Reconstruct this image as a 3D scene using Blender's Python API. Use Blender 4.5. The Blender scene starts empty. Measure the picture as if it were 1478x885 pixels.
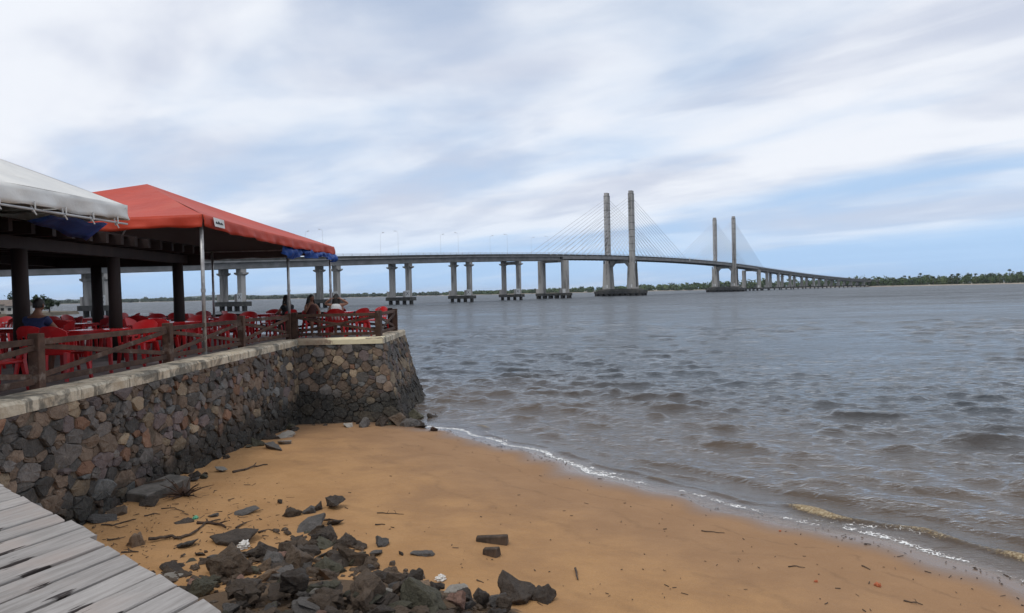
import bpy, bmesh, math, random
import numpy as np
from mathutils import Vector, Matrix, noise as mnoise

SC = bpy.context.scene
COL = SC.collection
R = math.radians

# ------------------------------------------------------------------ camera
FPX, ROLL, PITCH, EYE = 1096.0, R(1.335), R(1.061), 3.4
_F = np.array([0, math.cos(PITCH), -math.sin(PITCH)])
_u = np.array([0, math.sin(PITCH), math.cos(PITCH)])
_r = np.array([1.0, 0, 0])
_R = math.cos(ROLL) * _r - math.sin(ROLL) * _u
_U = math.sin(ROLL) * _r + math.cos(ROLL) * _u
cd = bpy.data.cameras.new('camera')
cam = bpy.data.objects.new('camera', cd)
COL.objects.link(cam)
cd.sensor_width = 36.0
cd.lens = 36.0 * FPX / 1478.0
cd.clip_start = 0.1
cd.clip_end = 30000
cam.matrix_world = Matrix(((_R[0], _U[0], -_F[0], 0), (_R[1], _U[1], -_F[1], 0), (_R[2], _U[2], -_F[2], EYE), (0, 0, 0, 1)))
SC.camera = cam
SC.render.resolution_x, SC.render.resolution_y = 1024, 613


def ray(px, py):
    return _F + (px - 739) / FPX * _R - (py - 442.5) / FPX * _U


def at(px, py, z):
    d = ray(px, py)
    k = (z - EYE) / d[2]
    return Vector((d[0] * k, d[1] * k, z))


# ------------------------------------------------------------------ world, sun, exposure
SUN_EL, SUN_AZ = R(60), R(215)          # azimuth clockwise from +Y: the sun stands behind the camera to the left
sun_dir = Vector((math.sin(SUN_AZ) * math.cos(SUN_EL), math.cos(SUN_AZ) * math.cos(SUN_EL), math.sin(SUN_EL)))
W = bpy.data.worlds.new('World')
SC.world = W
W.use_nodes = True


class NT:
    """small node-tree helper"""
    def __init__(s, tree):
        s.t = tree
        tree.nodes.clear()

    def n(s, kind, ins=None, **props):
        nd = s.t.nodes.new(kind)
        for k, v in props.items():
            setattr(nd, k, v)
        for k, v in (ins or {}).items():
            s.set(nd.inputs[k], v)
        return nd

    def set(s, sock, v):
        if isinstance(v, bpy.types.NodeSocket):
            s.t.links.new(v, sock)
        elif isinstance(v, bpy.types.Node):
            s.t.links.new(v.outputs[0], sock)
        else:
            if isinstance(v, (tuple, list)) and len(v) == 3 and sock.type == 'RGBA':
                v = (*v, 1)
            sock.default_value = v

    def math(s, op, a, b=0.0, c=0.0, clamp=False):
        nd = s.n('ShaderNodeMath', operation=op, use_clamp=clamp)
        for i, v in enumerate((a, b, c)):
            s.set(nd.inputs[i], v)
        return nd.outputs[0]

    def mix(s, f, a, b, blend='MIX'):
        nd = s.n('ShaderNodeMix', data_type='RGBA', blend_type=blend)
        s.set(nd.inputs[0], f)
        s.set(nd.inputs[6], a)
        s.set(nd.inputs[7], b)
        return nd.outputs[2]

    def rng(s, v, a, b, c=0.0, d=1.0, smooth=True):
        nd = s.n('ShaderNodeMapRange', interpolation_type='SMOOTHSTEP' if smooth else 'LINEAR')
        for i, x in enumerate((v, a, b, c, d)):
            s.set(nd.inputs[i], x)
        return nd.outputs[0]

    def noise(s, vec, scale, detail=4.0, rough=0.55, dist=0.0, dim='3D'):
        nd = s.n('ShaderNodeTexNoise', noise_dimensions=dim)
        s.set(nd.inputs['Vector'], vec)
        nd.inputs['Scale'].default_value = scale
        nd.inputs['Detail'].default_value = detail
        nd.inputs['Roughness'].default_value = rough
        nd.inputs['Distortion'].default_value = dist
        return nd.outputs[0]

    def mapv(s, vec, scale=(1, 1, 1), rot=(0, 0, 0), loc=(0, 0, 0)):
        nd = s.n('ShaderNodeMapping')
        s.set(nd.inputs['Vector'], vec)
        nd.inputs['Scale'].default_value = scale
        nd.inputs['Rotation'].default_value = rot
        nd.inputs['Location'].default_value = loc
        return nd.outputs[0]


w = NT(W.node_tree)
gen = w.n('ShaderNodeTexCoord').outputs['Generated']
sep = w.n('ShaderNodeSeparateXYZ', {0: gen})
zz = w.math('ADD', w.math('MAXIMUM', sep.outputs[2], 0.0), 0.10)
cx = w.math('DIVIDE', sep.outputs[0], zz)
cy = w.math('DIVIDE', sep.outputs[1], zz)
cv = w.n('ShaderNodeCombineXYZ', {0: cx, 1: cy, 2: 0.0}).outputs[0]
STREAK = R(-42)                          # cloud bands run away towards the left
v1 = w.mapv(w.mapv(cv, rot=(0, 0, STREAK)), scale=(1.0, 0.46, 1), loc=(2.3, 5.1, 0))
v2 = w.mapv(w.mapv(cv, rot=(0, 0, STREAK)), scale=(1.0, 0.75, 1), loc=(7.7, 1.4, 3))
n_cov = w.noise(v1, 0.62, 6, 0.47, 0.4)
n_fine = w.noise(v2, 2.2, 5, 0.5, 0.3)
n_tone = w.noise(v1, 0.95, 5, 0.5, 0.8)
cov = w.math('ADD', w.math('MULTIPLY', n_cov, 0.86), w.math('MULTIPLY', n_fine, 0.14))
low = w.rng(sep.outputs[2], 0.0, 0.30, 0.0, 1.0, False)
thr = w.math('SUBTRACT', w.math('MULTIPLY', low, 0.26), 0.04)
mask = w.rng(w.math('ADD', cov, thr), 0.41, 0.63, 0.20, 1.0)
mask = w.math('MULTIPLY', mask, w.rng(sep.outputs[2], -0.02, 0.14, 0.30, 0.98))
tone = w.rng(w.math('ADD', w.math('MULTIPLY', n_tone, 0.75), w.math('MULTIPLY', n_fine, 0.25)), 0.38, 0.60)
cloud = w.mix(tone, (5.9, 6.4, 7.6), (8.5, 8.8, 9.4))
sky = w.n('ShaderNodeTexSky', sky_type='NISHITA', sun_disc=False, sun_elevation=SUN_EL, sun_rotation=SUN_AZ,
          altitude=0, air_density=1.0, dust_density=0.6, ozone_density=1.6)
haze_f = w.rng(sep.outputs[2], -0.02, 0.50, 0.95, 0.25)
clear = w.mix(haze_f, sky.outputs[0], (3.9, 6.1, 9.2))
col = w.mix(mask, clear, cloud)
bg = w.n('ShaderNodeBackground', {0: col, 1: 0.1})
w.n('ShaderNodeOutputWorld', {0: bg})

sl = bpy.data.lights.new('sun', 'SUN')
sl.energy, sl.angle, sl.color = 1.05, R(14), (1.0, 0.95, 0.88)
so = bpy.data.objects.new('sun', sl)
COL.objects.link(so)
so.rotation_euler = (-sun_dir).to_track_quat('-Z', 'Y').to_euler()

SC.view_settings.view_transform = 'Standard'
SC.view_settings.look = 'None'
SC.view_settings.gamma = 1
SC.view_settings.exposure = 0.08
SC.view_settings.use_curve_mapping = False
SC.cycles.use_denoising = True
SC.cycles.max_bounces = 6
SC.cycles.transparent_max_bounces = 8

# ------------------------------------------------------------------ helpers
ORG = {}
rnd = random.Random(7)
nrng = np.random.default_rng(11)


def tag(o, label=None, cat=None, group=None, kind=None):
    if label: o['label'] = label
    if cat: o['category'] = cat
    if group: o['group'] = group
    if kind: o['kind'] = kind
    return o


def org(o):
    return ORG.get(o.name, Vector((0, 0, 0))) if o else Vector((0, 0, 0))


def link(name, data, parent=None, loc=(0, 0, 0)):
    o = bpy.data.objects.new(name, data)
    COL.objects.link(o)
    o.location = loc
    if parent:
        o.parent = parent
    ORG[o.name] = org(parent) + Vector(loc)
    return o


def empty(name, loc=(0, 0, 0), rz=0, label=None, cat=None, group=None, kind=None):
    o = link(name, None, None, loc)
    o.empty_display_size = 0.2
    o.rotation_euler = (0, 0, rz)
    return tag(o, label, cat, group, kind)


def copy_tree(o, parent=None):
    c = o.copy()
    COL.objects.link(c)
    c.parent = parent
    ORG[c.name] = org(o)
    for ch in list(o.children):
        copy_tree(ch, c)
    return c


class MB:
    def __init__(s):
        s.v, s.f = [], []

    def add(s, vs, fs):
        o = len(s.v)
        s.v += [tuple(p) for p in vs]
        s.f += [tuple(i + o for i in f) for f in fs]
        return s

    def hexa(s, b, t):
        return s.add(list(b) + list(t), [(3, 2, 1, 0), (4, 5, 6, 7), (0, 1, 5, 4), (1, 2, 6, 5), (2, 3, 7, 6), (3, 0, 4, 7)])

    def box(s, x0, x1, y0, y1, z0, z1):
        return s.hexa([(x0, y0, z0), (x1, y0, z0), (x1, y1, z0), (x0, y1, z0)], [(x0, y0, z1), (x1, y0, z1), (x1, y1, z1), (x0, y1, z1)])

    def obox(s, c, ax, ay, hx, hy, z0, z1, hx2=None, hy2=None):
        """box standing on z0..z1 around c with plan axes ax, ay; the top may taper"""
        c, ax, ay = Vector((c[0], c[1], 0)), Vector((ax[0], ax[1], 0)), Vector((ay[0], ay[1], 0))
        hx2, hy2 = hx if hx2 is None else hx2, hy if hy2 is None else hy2
        q = [(-1, -1), (1, -1), (1, 1), (-1, 1)]
        return s.hexa([c + ax * hx * a + ay * hy * b + Vector((0, 0, z0)) for a, b in q],
                      [c + ax * hx2 * a + ay * hy2 * b + Vector((0, 0, z1)) for a, b in q])

    def beam(s, a, b, wd, ht, up=(0, 0, 1)):
        a, b, up = Vector(a), Vector(b), Vector(up)
        d = (b - a).normalized()
        sd = d.cross(up)
        if sd.length < 1e-4: sd = d.cross(Vector((1, 0, 0)))
        sd.normalize()
        u = sd.cross(d)
        q = [(-1, -1), (1, -1), (1, 1), (-1, 1)]
        return s.hexa([a + sd * wd / 2 * i + u * ht / 2 * j for i, j in q], [b + sd * wd / 2 * i + u * ht / 2 * j for i, j in q])

    def tube(s, pts, rad, n=8, caps=True):
        pts = [Vector(p) for p in pts]
        if not isinstance(rad, (list, tuple)): rad = [rad] * len(pts)
        o = len(s.v)
        ref = None
        for i, p in enumerate(pts):
            d = (pts[min(i + 1, len(pts) - 1)] - pts[max(i - 1, 0)]).normalized()
            if ref is None: ref = d.orthogonal().normalized()
            ref = (ref - d * ref.dot(d)).normalized()
            sd = d.cross(ref)
            for k in range(n):
                a = 2 * math.pi * k / n
                s.v.append(tuple(p + (ref * math.cos(a) + sd * math.sin(a)) * rad[i]))
        for i in range(len(pts) - 1):
            for k in range(n):
                k2 = (k + 1) % n
                s.f.append((o + i * n + k, o + i * n + k2, o + (i + 1) * n + k2, o + (i + 1) * n + k))
        if caps:
            s.f.append(tuple(o + k for k in reversed(range(n))))
            s.f.append(tuple(o + (len(pts) - 1) * n + k for k in range(n)))
        return s

    def mesh(s, name, mat, smooth=False, off=None):
        me = bpy.data.meshes.new(name)
        v = s.v
        if off is not None:
            v = [(p[0] - off[0], p[1] - off[1], p[2] - off[2]) for p in v]
        me.from_pydata(v, [], s.f)
        me.update()
        if mat: me.materials.append(mat)
        if smooth:
            me.polygons.foreach_set('use_smooth', [True] * len(me.polygons))
        return me

    def build(s, name, mat, parent=None, smooth=False, bevel=0, world=True, loc=(0, 0, 0)):
        me = s.mesh(name, mat, smooth, org(parent) if (world and parent) else None)
        if bevel:
            bm = bmesh.new()
            bm.from_mesh(me)
            bmesh.ops.bevel(bm, geom=bm.edges[:], offset=bevel, segments=1, affect='EDGES')
            bm.to_mesh(me)
            bm.free()
        return link(name, me, parent, loc)


def np_mesh(name, verts, quads, mat, smooth=True, attrs=None):
    """fast mesh from numpy arrays; quads (n,4) or (n,3)"""
    me = bpy.data.meshes.new(name)
    n, k = quads.shape
    me.vertices.add(len(verts))
    me.vertices.foreach_set('co', np.asarray(verts, np.float32).ravel())
    me.loops.add(n * k)
    me.loops.foreach_set('vertex_index', quads.astype(np.int32).ravel())
    me.polygons.add(n)
    me.polygons.foreach_set('loop_start', np.arange(0, n * k, k, dtype=np.int32))
    me.polygons.foreach_set('loop_total', np.full(n, k, np.int32))
    me.polygons.foreach_set('use_smooth', np.full(n, smooth))
    me.update(calc_edges=True)
    for nm, arr in (attrs or {}).items():
        a = me.attributes.new(nm, 'FLOAT', 'POINT')
        a.data.foreach_set('value', np.asarray(arr, np.float32))
    me.materials.append(mat)
    return me


def new_mat(name):
    m = bpy.data.materials.new(name)
    m.use_nodes = True
    return m, NT(m.node_tree)


def pbr(name, a, b=None, scale=4.0, rough=0.75, bump=0.0, bscale=25.0, spec=0.3, metal=0.0, rand=0.0,
        stretch=(1, 1, 1), c=None, cscale=1.5, cthr=(0.5, 0.65), world=False, dist=0.01, detail=5.0):
    """procedural surface: two colours by noise, an optional third in patches, per-object brightness jitter, bump"""
    m, t = new_mat(name)
    vec = t.n('ShaderNodeNewGeometry').outputs['Position'] if world else t.n('ShaderNodeTexCoord').outputs['Object']
    vec = t.mapv(vec, scale=stretch)
    colr = a
    if b is not None:
        colr = t.mix(t.rng(t.noise(vec, scale, detail, 0.6), 0.35, 0.65), a, b)
    if c is not None:
        colr = t.mix(t.rng(t.noise(vec, cscale, 6, 0.65), cthr[0], cthr[1]), colr, c)
    if rand:
        rn = t.n('ShaderNodeObjectInfo').outputs['Random']
        h = t.n('ShaderNodeHueSaturation', {'Color': colr, 'Value': t.rng(rn, 0, 1, 1 - rand, 1 + rand, False)})
        colr = h.outputs[0]
    p = t.n('ShaderNodeBsdfPrincipled', {'Base Color': colr, 'Roughness': rough, 'Metallic': metal, 'Specular IOR Level': spec})
    if bump:
        bn = t.n('ShaderNodeBump', {'Strength': bump, 'Distance': dist, 'Height': t.noise(vec, bscale, 6, 0.6)})
        t.set(p.inputs['Normal'], bn.outputs[0])
    t.n('ShaderNodeOutputMaterial', {0: p})
    return m


MAT = {}
MAT['concrete'] = pbr('bridge_concrete', (0.42, 0.40, 0.37), (0.29, 0.275, 0.255), 0.25, 0.85, 0.3, 3.0, c=(0.16, 0.15, 0.14), cscale=0.5, cthr=(0.48, 0.7), world=True, stretch=(1, 1, 0.18), dist=0.05)
MAT['deck_conc'] = pbr('deck_concrete', (0.25, 0.245, 0.24), (0.17, 0.168, 0.162), 0.3, 0.85, 0.2, 2.0, world=True)
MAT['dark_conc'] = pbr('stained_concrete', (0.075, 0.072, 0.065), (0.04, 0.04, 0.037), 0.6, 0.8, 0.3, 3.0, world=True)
MAT['pile'] = pbr('pile_concrete', (0.05, 0.047, 0.042), (0.025, 0.024, 0.022), 1.0, 0.8, world=True)
MAT['asphalt'] = pbr('asphalt', (0.05, 0.05, 0.05), (0.06, 0.06, 0.06), 2, 0.9, world=True)
MAT['sign_white'] = pbr('white_board', (0.75, 0.75, 0.73), (0.6, 0.6, 0.58), 2, 0.6)
MAT['sign_black'] = pbr('black_mark', (0.03, 0.03, 0.03), None, rough=0.6)
MAT['cable'] = pbr('cable_sheath', (0.55, 0.56, 0.58), (0.45, 0.46, 0.48), 0.2, 0.5, world=True)
MAT['galv'] = pbr('galvanised_steel', (0.50, 0.50, 0.49), (0.33, 0.32, 0.31), 6, 0.45, 0.1, 40, metal=0.6)
MAT['rail_steel'] = pbr('pale_railing', (0.50, 0.51, 0.52), (0.42, 0.43, 0.44), 1, 0.6, world=True)
MAT['red_fabric'] = pbr('red_tent_cloth', (0.48, 0.046, 0.016), (0.41, 0.037, 0.014), 0.8, 0.55, 0.5, 2.2, c=(0.46, 0.078, 0.042), cscale=0.7, cthr=(0.48, 0.72), dist=0.05)
MAT['white_fabric'] = pbr('white_tent_cloth', (0.72, 0.71, 0.67), (0.62, 0.62, 0.60), 0.9, 0.65, 0.55, 1.8, c=(0.46, 0.44, 0.40), cscale=1.1, cthr=(0.54, 0.75), dist=0.06)
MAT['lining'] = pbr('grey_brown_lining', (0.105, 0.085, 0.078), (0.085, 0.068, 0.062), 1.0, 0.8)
MAT['blue_tarp'] = pbr('blue_tarpaulin', (0.015, 0.05, 0.22), (0.02, 0.08, 0.32), 4, 0.45, 0.4, 12)
MAT['red_plastic'] = pbr('red_plastic', (0.47, 0.010, 0.012), (0.38, 0.009, 0.011), 3, 0.38, spec=0.45, rand=0.34, c=(0.42, 0.045, 0.045), cscale=4.0, cthr=(0.55, 0.75))
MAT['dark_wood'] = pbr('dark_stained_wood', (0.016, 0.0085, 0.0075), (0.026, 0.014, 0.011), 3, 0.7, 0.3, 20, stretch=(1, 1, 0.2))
MAT['rail_wood'] = pbr('weathered_rail_wood', (0.098, 0.054, 0.037), (0.056, 0.031, 0.022), 5, 0.85, 0.5, 30, rand=0.25, c=(0.17, 0.13, 0.105), cscale=3, cthr=(0.56, 0.7))
MAT['terrace'] = pbr('terrace_cement', (0.22, 0.19, 0.18), (0.14, 0.125, 0.12), 1.5, 0.85, 0.3, 15, world=True)
MAT['hair'] = pbr('dark_hair', (0.012, 0.010, 0.009), (0.022, 0.016, 0.013), 30, 0.5, 0.5, 60)
MAT['skin_b'] = pbr('brown_skin', (0.20, 0.095, 0.058), (0.17, 0.08, 0.05), 6, 0.5)
MAT['skin_t'] = pbr('tan_skin', (0.36, 0.19, 0.125), (0.32, 0.165, 0.11), 6, 0.5)
MAT['blue_shirt'] = pbr('navy_shirt', (0.018, 0.026, 0.075), (0.025, 0.035, 0.095), 8, 0.85, 0.3, 30)
MAT['black_cloth'] = pbr('black_cloth', (0.014, 0.014, 0.016), (0.02, 0.02, 0.022), 8, 0.85, 0.3, 30)
MAT['white_cloth'] = pbr('white_cloth', (0.72, 0.72, 0.71), (0.62, 0.62, 0.61), 8, 0.85, 0.3, 30)
MAT['brown_cloth'] = pbr('brown_cloth', (0.055, 0.020, 0.018), (0.04, 0.016, 0.014), 8, 0.85, 0.3, 30)
MAT['eye'] = pbr('eye_dark', (0.01, 0.008, 0.007), None, rough=0.2)
MAT['lip'] = pbr('lip', (0.22, 0.07, 0.06), None, rough=0.5)
MAT['twig'] = pbr('wet_driftwood', (0.045, 0.032, 0.024), (0.10, 0.07, 0.05), 8, 0.85, 0.5, 40)
MAT['pale_wood'] = pbr('pale_driftwood', (0.25, 0.17, 0.11), (0.15, 0.10, 0.07), 8, 0.85, 0.6, 40)
MAT['frond'] = pbr('dried_palm', (0.07, 0.04, 0.025), (0.035, 0.022, 0.017), 6, 0.85)
MAT['plastic_bag'] = pbr('white_plastic', (0.72, 0.70, 0.66), (0.55, 0.52, 0.47), 9, 0.4, 0.5, 25)
MAT['green_plastic'] = pbr('green_plastic', (0.12, 0.42, 0.24), (0.10, 0.34, 0.22), 9, 0.4)
MAT['orange_bit'] = pbr('orange_leaf', (0.45, 0.13, 0.05), (0.35, 0.10, 0.04), 9, 0.6)


def rock_mat(name, a, b, wet=0.0):
    m, t = new_mat(name)
    vec = t.n('ShaderNodeTexCoord').outputs['Object']
    rn = t.n('ShaderNodeObjectInfo').outputs['Random']
    sh = t.n('ShaderNodeVectorMath', {0: vec, 1: t.n('ShaderNodeCombineXYZ', {0: t.math('MULTIPLY', rn, 31.0), 1: t.math('MULTIPLY', rn, 17.0), 2: 0.0}).outputs[0]}, operation='ADD').outputs[0]
    big = t.rng(t.noise(sh, 5.0, 6, 0.65, 0.4), 0.34, 0.68)
    fine = t.noise(sh, 42.0, 5, 0.7)
    c1 = t.mix(big, a, b)
    c1 = t.mix(t.rng(fine, 0.35, 0.75, 0.0, 0.55), c1, tuple(x * 1.7 for x in b))
    c1 = t.mix(t.rng(t.noise(sh, 8.0, 7, 0.75), 0.66, 0.76, 0, 0.5), c1, (0.36, 0.33, 0.29))
    h = t.n('ShaderNodeHueSaturation', {'Color': c1, 'Value': t.rng(rn, 0, 1, 0.7, 1.3, False)}).outputs[0]
    p = t.n('ShaderNodeBsdfPrincipled', {'Base Color': h, 'Roughness': 0.78 - wet * 0.3, 'Specular IOR Level': 0.35})
    hh = t.math('ADD', t.math('MULTIPLY', t.noise(sh, 14, 6, 0.65), 0.7), t.math('MULTIPLY', fine, 0.3))
    t.set(p.inputs['Normal'], t.n('ShaderNodeBump', {'Strength': 1.0, 'Distance': 0.05, 'Height': hh}).outputs[0])
    t.n('ShaderNodeOutputMaterial', {0: p})
    return m


MAT['rock'] = [rock_mat('rock_charcoal', (0.040, 0.032, 0.026), (0.070, 0.054, 0.042)),
               rock_mat('rock_brown', (0.062, 0.045, 0.032), (0.100, 0.072, 0.050)),
               rock_mat('rock_grey', (0.066, 0.061, 0.056), (0.11, 0.10, 0.092)),
               rock_mat('rock_olive', (0.050, 0.046, 0.031), (0.080, 0.074, 0.050)),
               rock_mat('rock_tan', (0.24, 0.16, 0.10), (0.17, 0.12, 0.08)),
               rock_mat('rock_pale', (0.34, 0.31, 0.27), (0.25, 0.23, 0.20)),
               rock_mat('rock_pink', (0.26, 0.15, 0.11), (0.20, 0.12, 0.09))]


def wallstone_mat(name, a, b):
    """masonry stone; black algae below the tide line (world height, uneven edge)"""
    m, t = new_mat(name)
    pos = t.n('ShaderNodeNewGeometry').outputs['Position']
    rn = t.n('ShaderNodeObjectInfo').outputs['Random']
    nz = t.noise(pos, 9.0, 6, 0.65)
    c1 = t.mix(t.rng(nz, 0.35, 0.66), a, b)
    c1 = t.mix(t.rng(t.noise(pos, 55.0, 4, 0.7), 0.4, 0.75, 0, 0.5), c1, tuple(min(1, x * 1.6) for x in b))
    c1 = t.mix(t.rng(t.noise(pos, 4.5, 7, 0.75), 0.60, 0.72, 0, 0.55), c1, (0.30, 0.27, 0.23))
    c1 = t.n('ShaderNodeHueSaturation', {'Color': c1, 'Value': t.rng(rn, 0, 1, 0.9, 1.8, False)}).outputs[0]
    z = t.n('ShaderNodeSeparateXYZ', {0: pos}).outputs[2]
    edge = t.math('ADD', z, t.math('MULTIPLY', t.math('SUBTRACT', t.noise(pos, 1.6, 6, 0.7), 0.5), 1.1))
    alg = t.rng(edge, 0.55, 1.05, 0.88, 0.0)
    c1 = t.mix(alg, c1, t.mix(t.rng(t.noise(pos, 18, 4), 0.4, 0.7), (0.016, 0.015, 0.013), (0.045, 0.042, 0.034)))
    p = t.n('ShaderNodeBsdfPrincipled', {'Base Color': c1, 'Roughness': 0.8, 'Specular IOR Level': 0.3})
    hh = t.math('ADD', t.math('MULTIPLY', t.noise(pos, 12, 6, 0.65), 0.7), t.math('MULTIPLY', t.noise(pos, 60, 4, 0.7), 0.3))
    t.set(p.inputs['Normal'], t.n('ShaderNodeBump', {'Strength': 1.0, 'Distance': 0.035, 'Height': hh}).outputs[0])
    t.n('ShaderNodeOutputMaterial', {0: p})
    return m


MAT['ws'] = [wallstone_mat('masonry_grey', (0.072, 0.064, 0.058), (0.108, 0.096, 0.087)),
             wallstone_mat('masonry_brown', (0.085, 0.060, 0.043), (0.128, 0.092, 0.066)),
             wallstone_mat('masonry_plum', (0.080, 0.062, 0.060), (0.115, 0.090, 0.084)),
             wallstone_mat('masonry_dark', (0.040, 0.037, 0.034), (0.064, 0.058, 0.052)),
             wallstone_mat('masonry_rust', (0.135, 0.070, 0.044), (0.165, 0.095, 0.060)),
             wallstone_mat('masonry_tan', (0.155, 0.115, 0.075), (0.20, 0.155, 0.105)),
             wallstone_mat('masonry_slate', (0.090, 0.090, 0.086), (0.13, 0.128, 0.122))]
MAT['mortar'] = wallstone_mat('old_mortar', (0.055, 0.042, 0.031), (0.115, 0.090, 0.065))
def coping_mat(name, cream):
    """cast cement with old paint, dark mould patches and pale scuffs"""
    m, t = new_mat(name)
    pos = t.n('ShaderNodeNewGeometry').outputs['Position']
    n1, n2 = t.noise(pos, 3.5, 7, 0.7, 0.4), t.noise(pos, 1.3, 6, 0.65, 0.6)
    c = t.mix(t.rng(n1, 0.35, 0.62), (0.43, 0.35, 0.25), (0.60, 0.53, 0.41))
    if cream:
        x = t.n('ShaderNodeSeparateXYZ', {0: pos}).outputs[0]
        pe = t.rng(t.math('ADD', x, t.math('MULTIPLY', n1, 1.6)), -4.35, -4.15)
        c = t.mix(pe, t.mix(t.rng(n1, 0.4, 0.6), (0.30, 0.22, 0.16), (0.40, 0.33, 0.24)), t.mix(n1, (0.80, 0.73, 0.51), (0.72, 0.64, 0.42)))
    else:
        c = t.mix(t.rng(n2, 0.50, 0.60, 0, 0.9), c, t.mix(n1, (0.10, 0.095, 0.08), (0.22, 0.20, 0.16)))
        c = t.mix(t.rng(t.noise(pos, 5.0, 6, 0.7), 0.60, 0.68, 0, 0.8), c, (0.62, 0.58, 0.50))
        z = t.n('ShaderNodeSeparateXYZ', {0: pos}).outputs[2]
        drip = t.noise(t.mapv(pos, scale=(1, 1, 0.12)), 8.0, 5, 0.7)
        c = t.mix(t.rng(drip, 0.52, 0.66, 0, 0.8), c, (0.11, 0.10, 0.08))
    c = t.mix(t.rng(t.noise(pos, 14.0, 6, 0.75), 0.60, 0.72, 0, 0.5), c, (0.12, 0.10, 0.08))
    p = t.n('ShaderNodeBsdfPrincipled', {'Base Color': c, 'Roughness': 0.85, 'Specular IOR Level': 0.25})
    t.set(p.inputs['Normal'], t.n('ShaderNodeBump', {'Strength': 0.7, 'Distance': 0.025, 'Height': t.noise(pos, 16, 7, 0.68)}).outputs[0])
    t.n('ShaderNodeOutputMaterial', {0: p})
    return m


MAT['coping'] = coping_mat('worn_coping', False)
MAT['coping_paint'] = coping_mat('cream_painted_coping', True)

# ------------------------------------------------------------------ shore shape
SH_A = np.array([-1.79, 19.0])
SH_T = np.array([0.581, -0.814])
SH_N = np.array([-0.814, -0.581])


def shore_D(x, y):
    """distance inland of the waterline (negative over water)"""
    rx, ry = x - SH_A[0], y - SH_A[1]
    dl = rx * SH_N[0] + ry * SH_N[1]
    al = rx * SH_T[0] + ry * SH_T[1]
    dl = dl + 0.22 * np.sin(al * 0.62 + 0.6) + 0.10 * np.sin(al * 1.7 + 1.0) + 0.05 * np.sin(al * 4.1) + 0.10 * np.cos((al - 6.5) * 0.35) - 0.1
    back = 20.7 - y + 0.25 * np.sin(x * 1.3)
    k = 0.5
    h = np.clip(0.5 + 0.5 * (back - dl) / k, 0, 1)
    return back * (1 - h) + dl * h - k * h * (1 - h)


def sand_z(x, y):
    D = shore_D(x, y)
    z = np.where(D > 0, 0.052 * D, 0.075 * D)
    z = z + 0.014 * np.sin(x * 1.9 + 0.4 * y) * np.cos(y * 1.3 - 0.7 * x) * np.clip(D / 2, 0, 1)
    return np.maximum(z, -0.9)


def sz(x, y):
    return float(sand_z(np.float64(x), np.float64(y)))


def at_sand(px, py):
    z = 0.3
    for _ in range(12):
        p = at(px, py, z)
        z = 0.5 * z + 0.5 * sz(p.x, p.y)
    return at(px, py, z)


HEAP_C = at(470, 900, 0.6)


def heap_np(x, y):
    """height of the rubble heap over the sand"""
    return 0.55 * np.maximum(0.0, 1 - ((x - HEAP_C.x) / 2.2) ** 2 - ((y - HEAP_C.y) / 1.5) ** 2)


def heap_z(x, y):
    return float(heap_np(np.float64(x), np.float64(y)))


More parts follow.
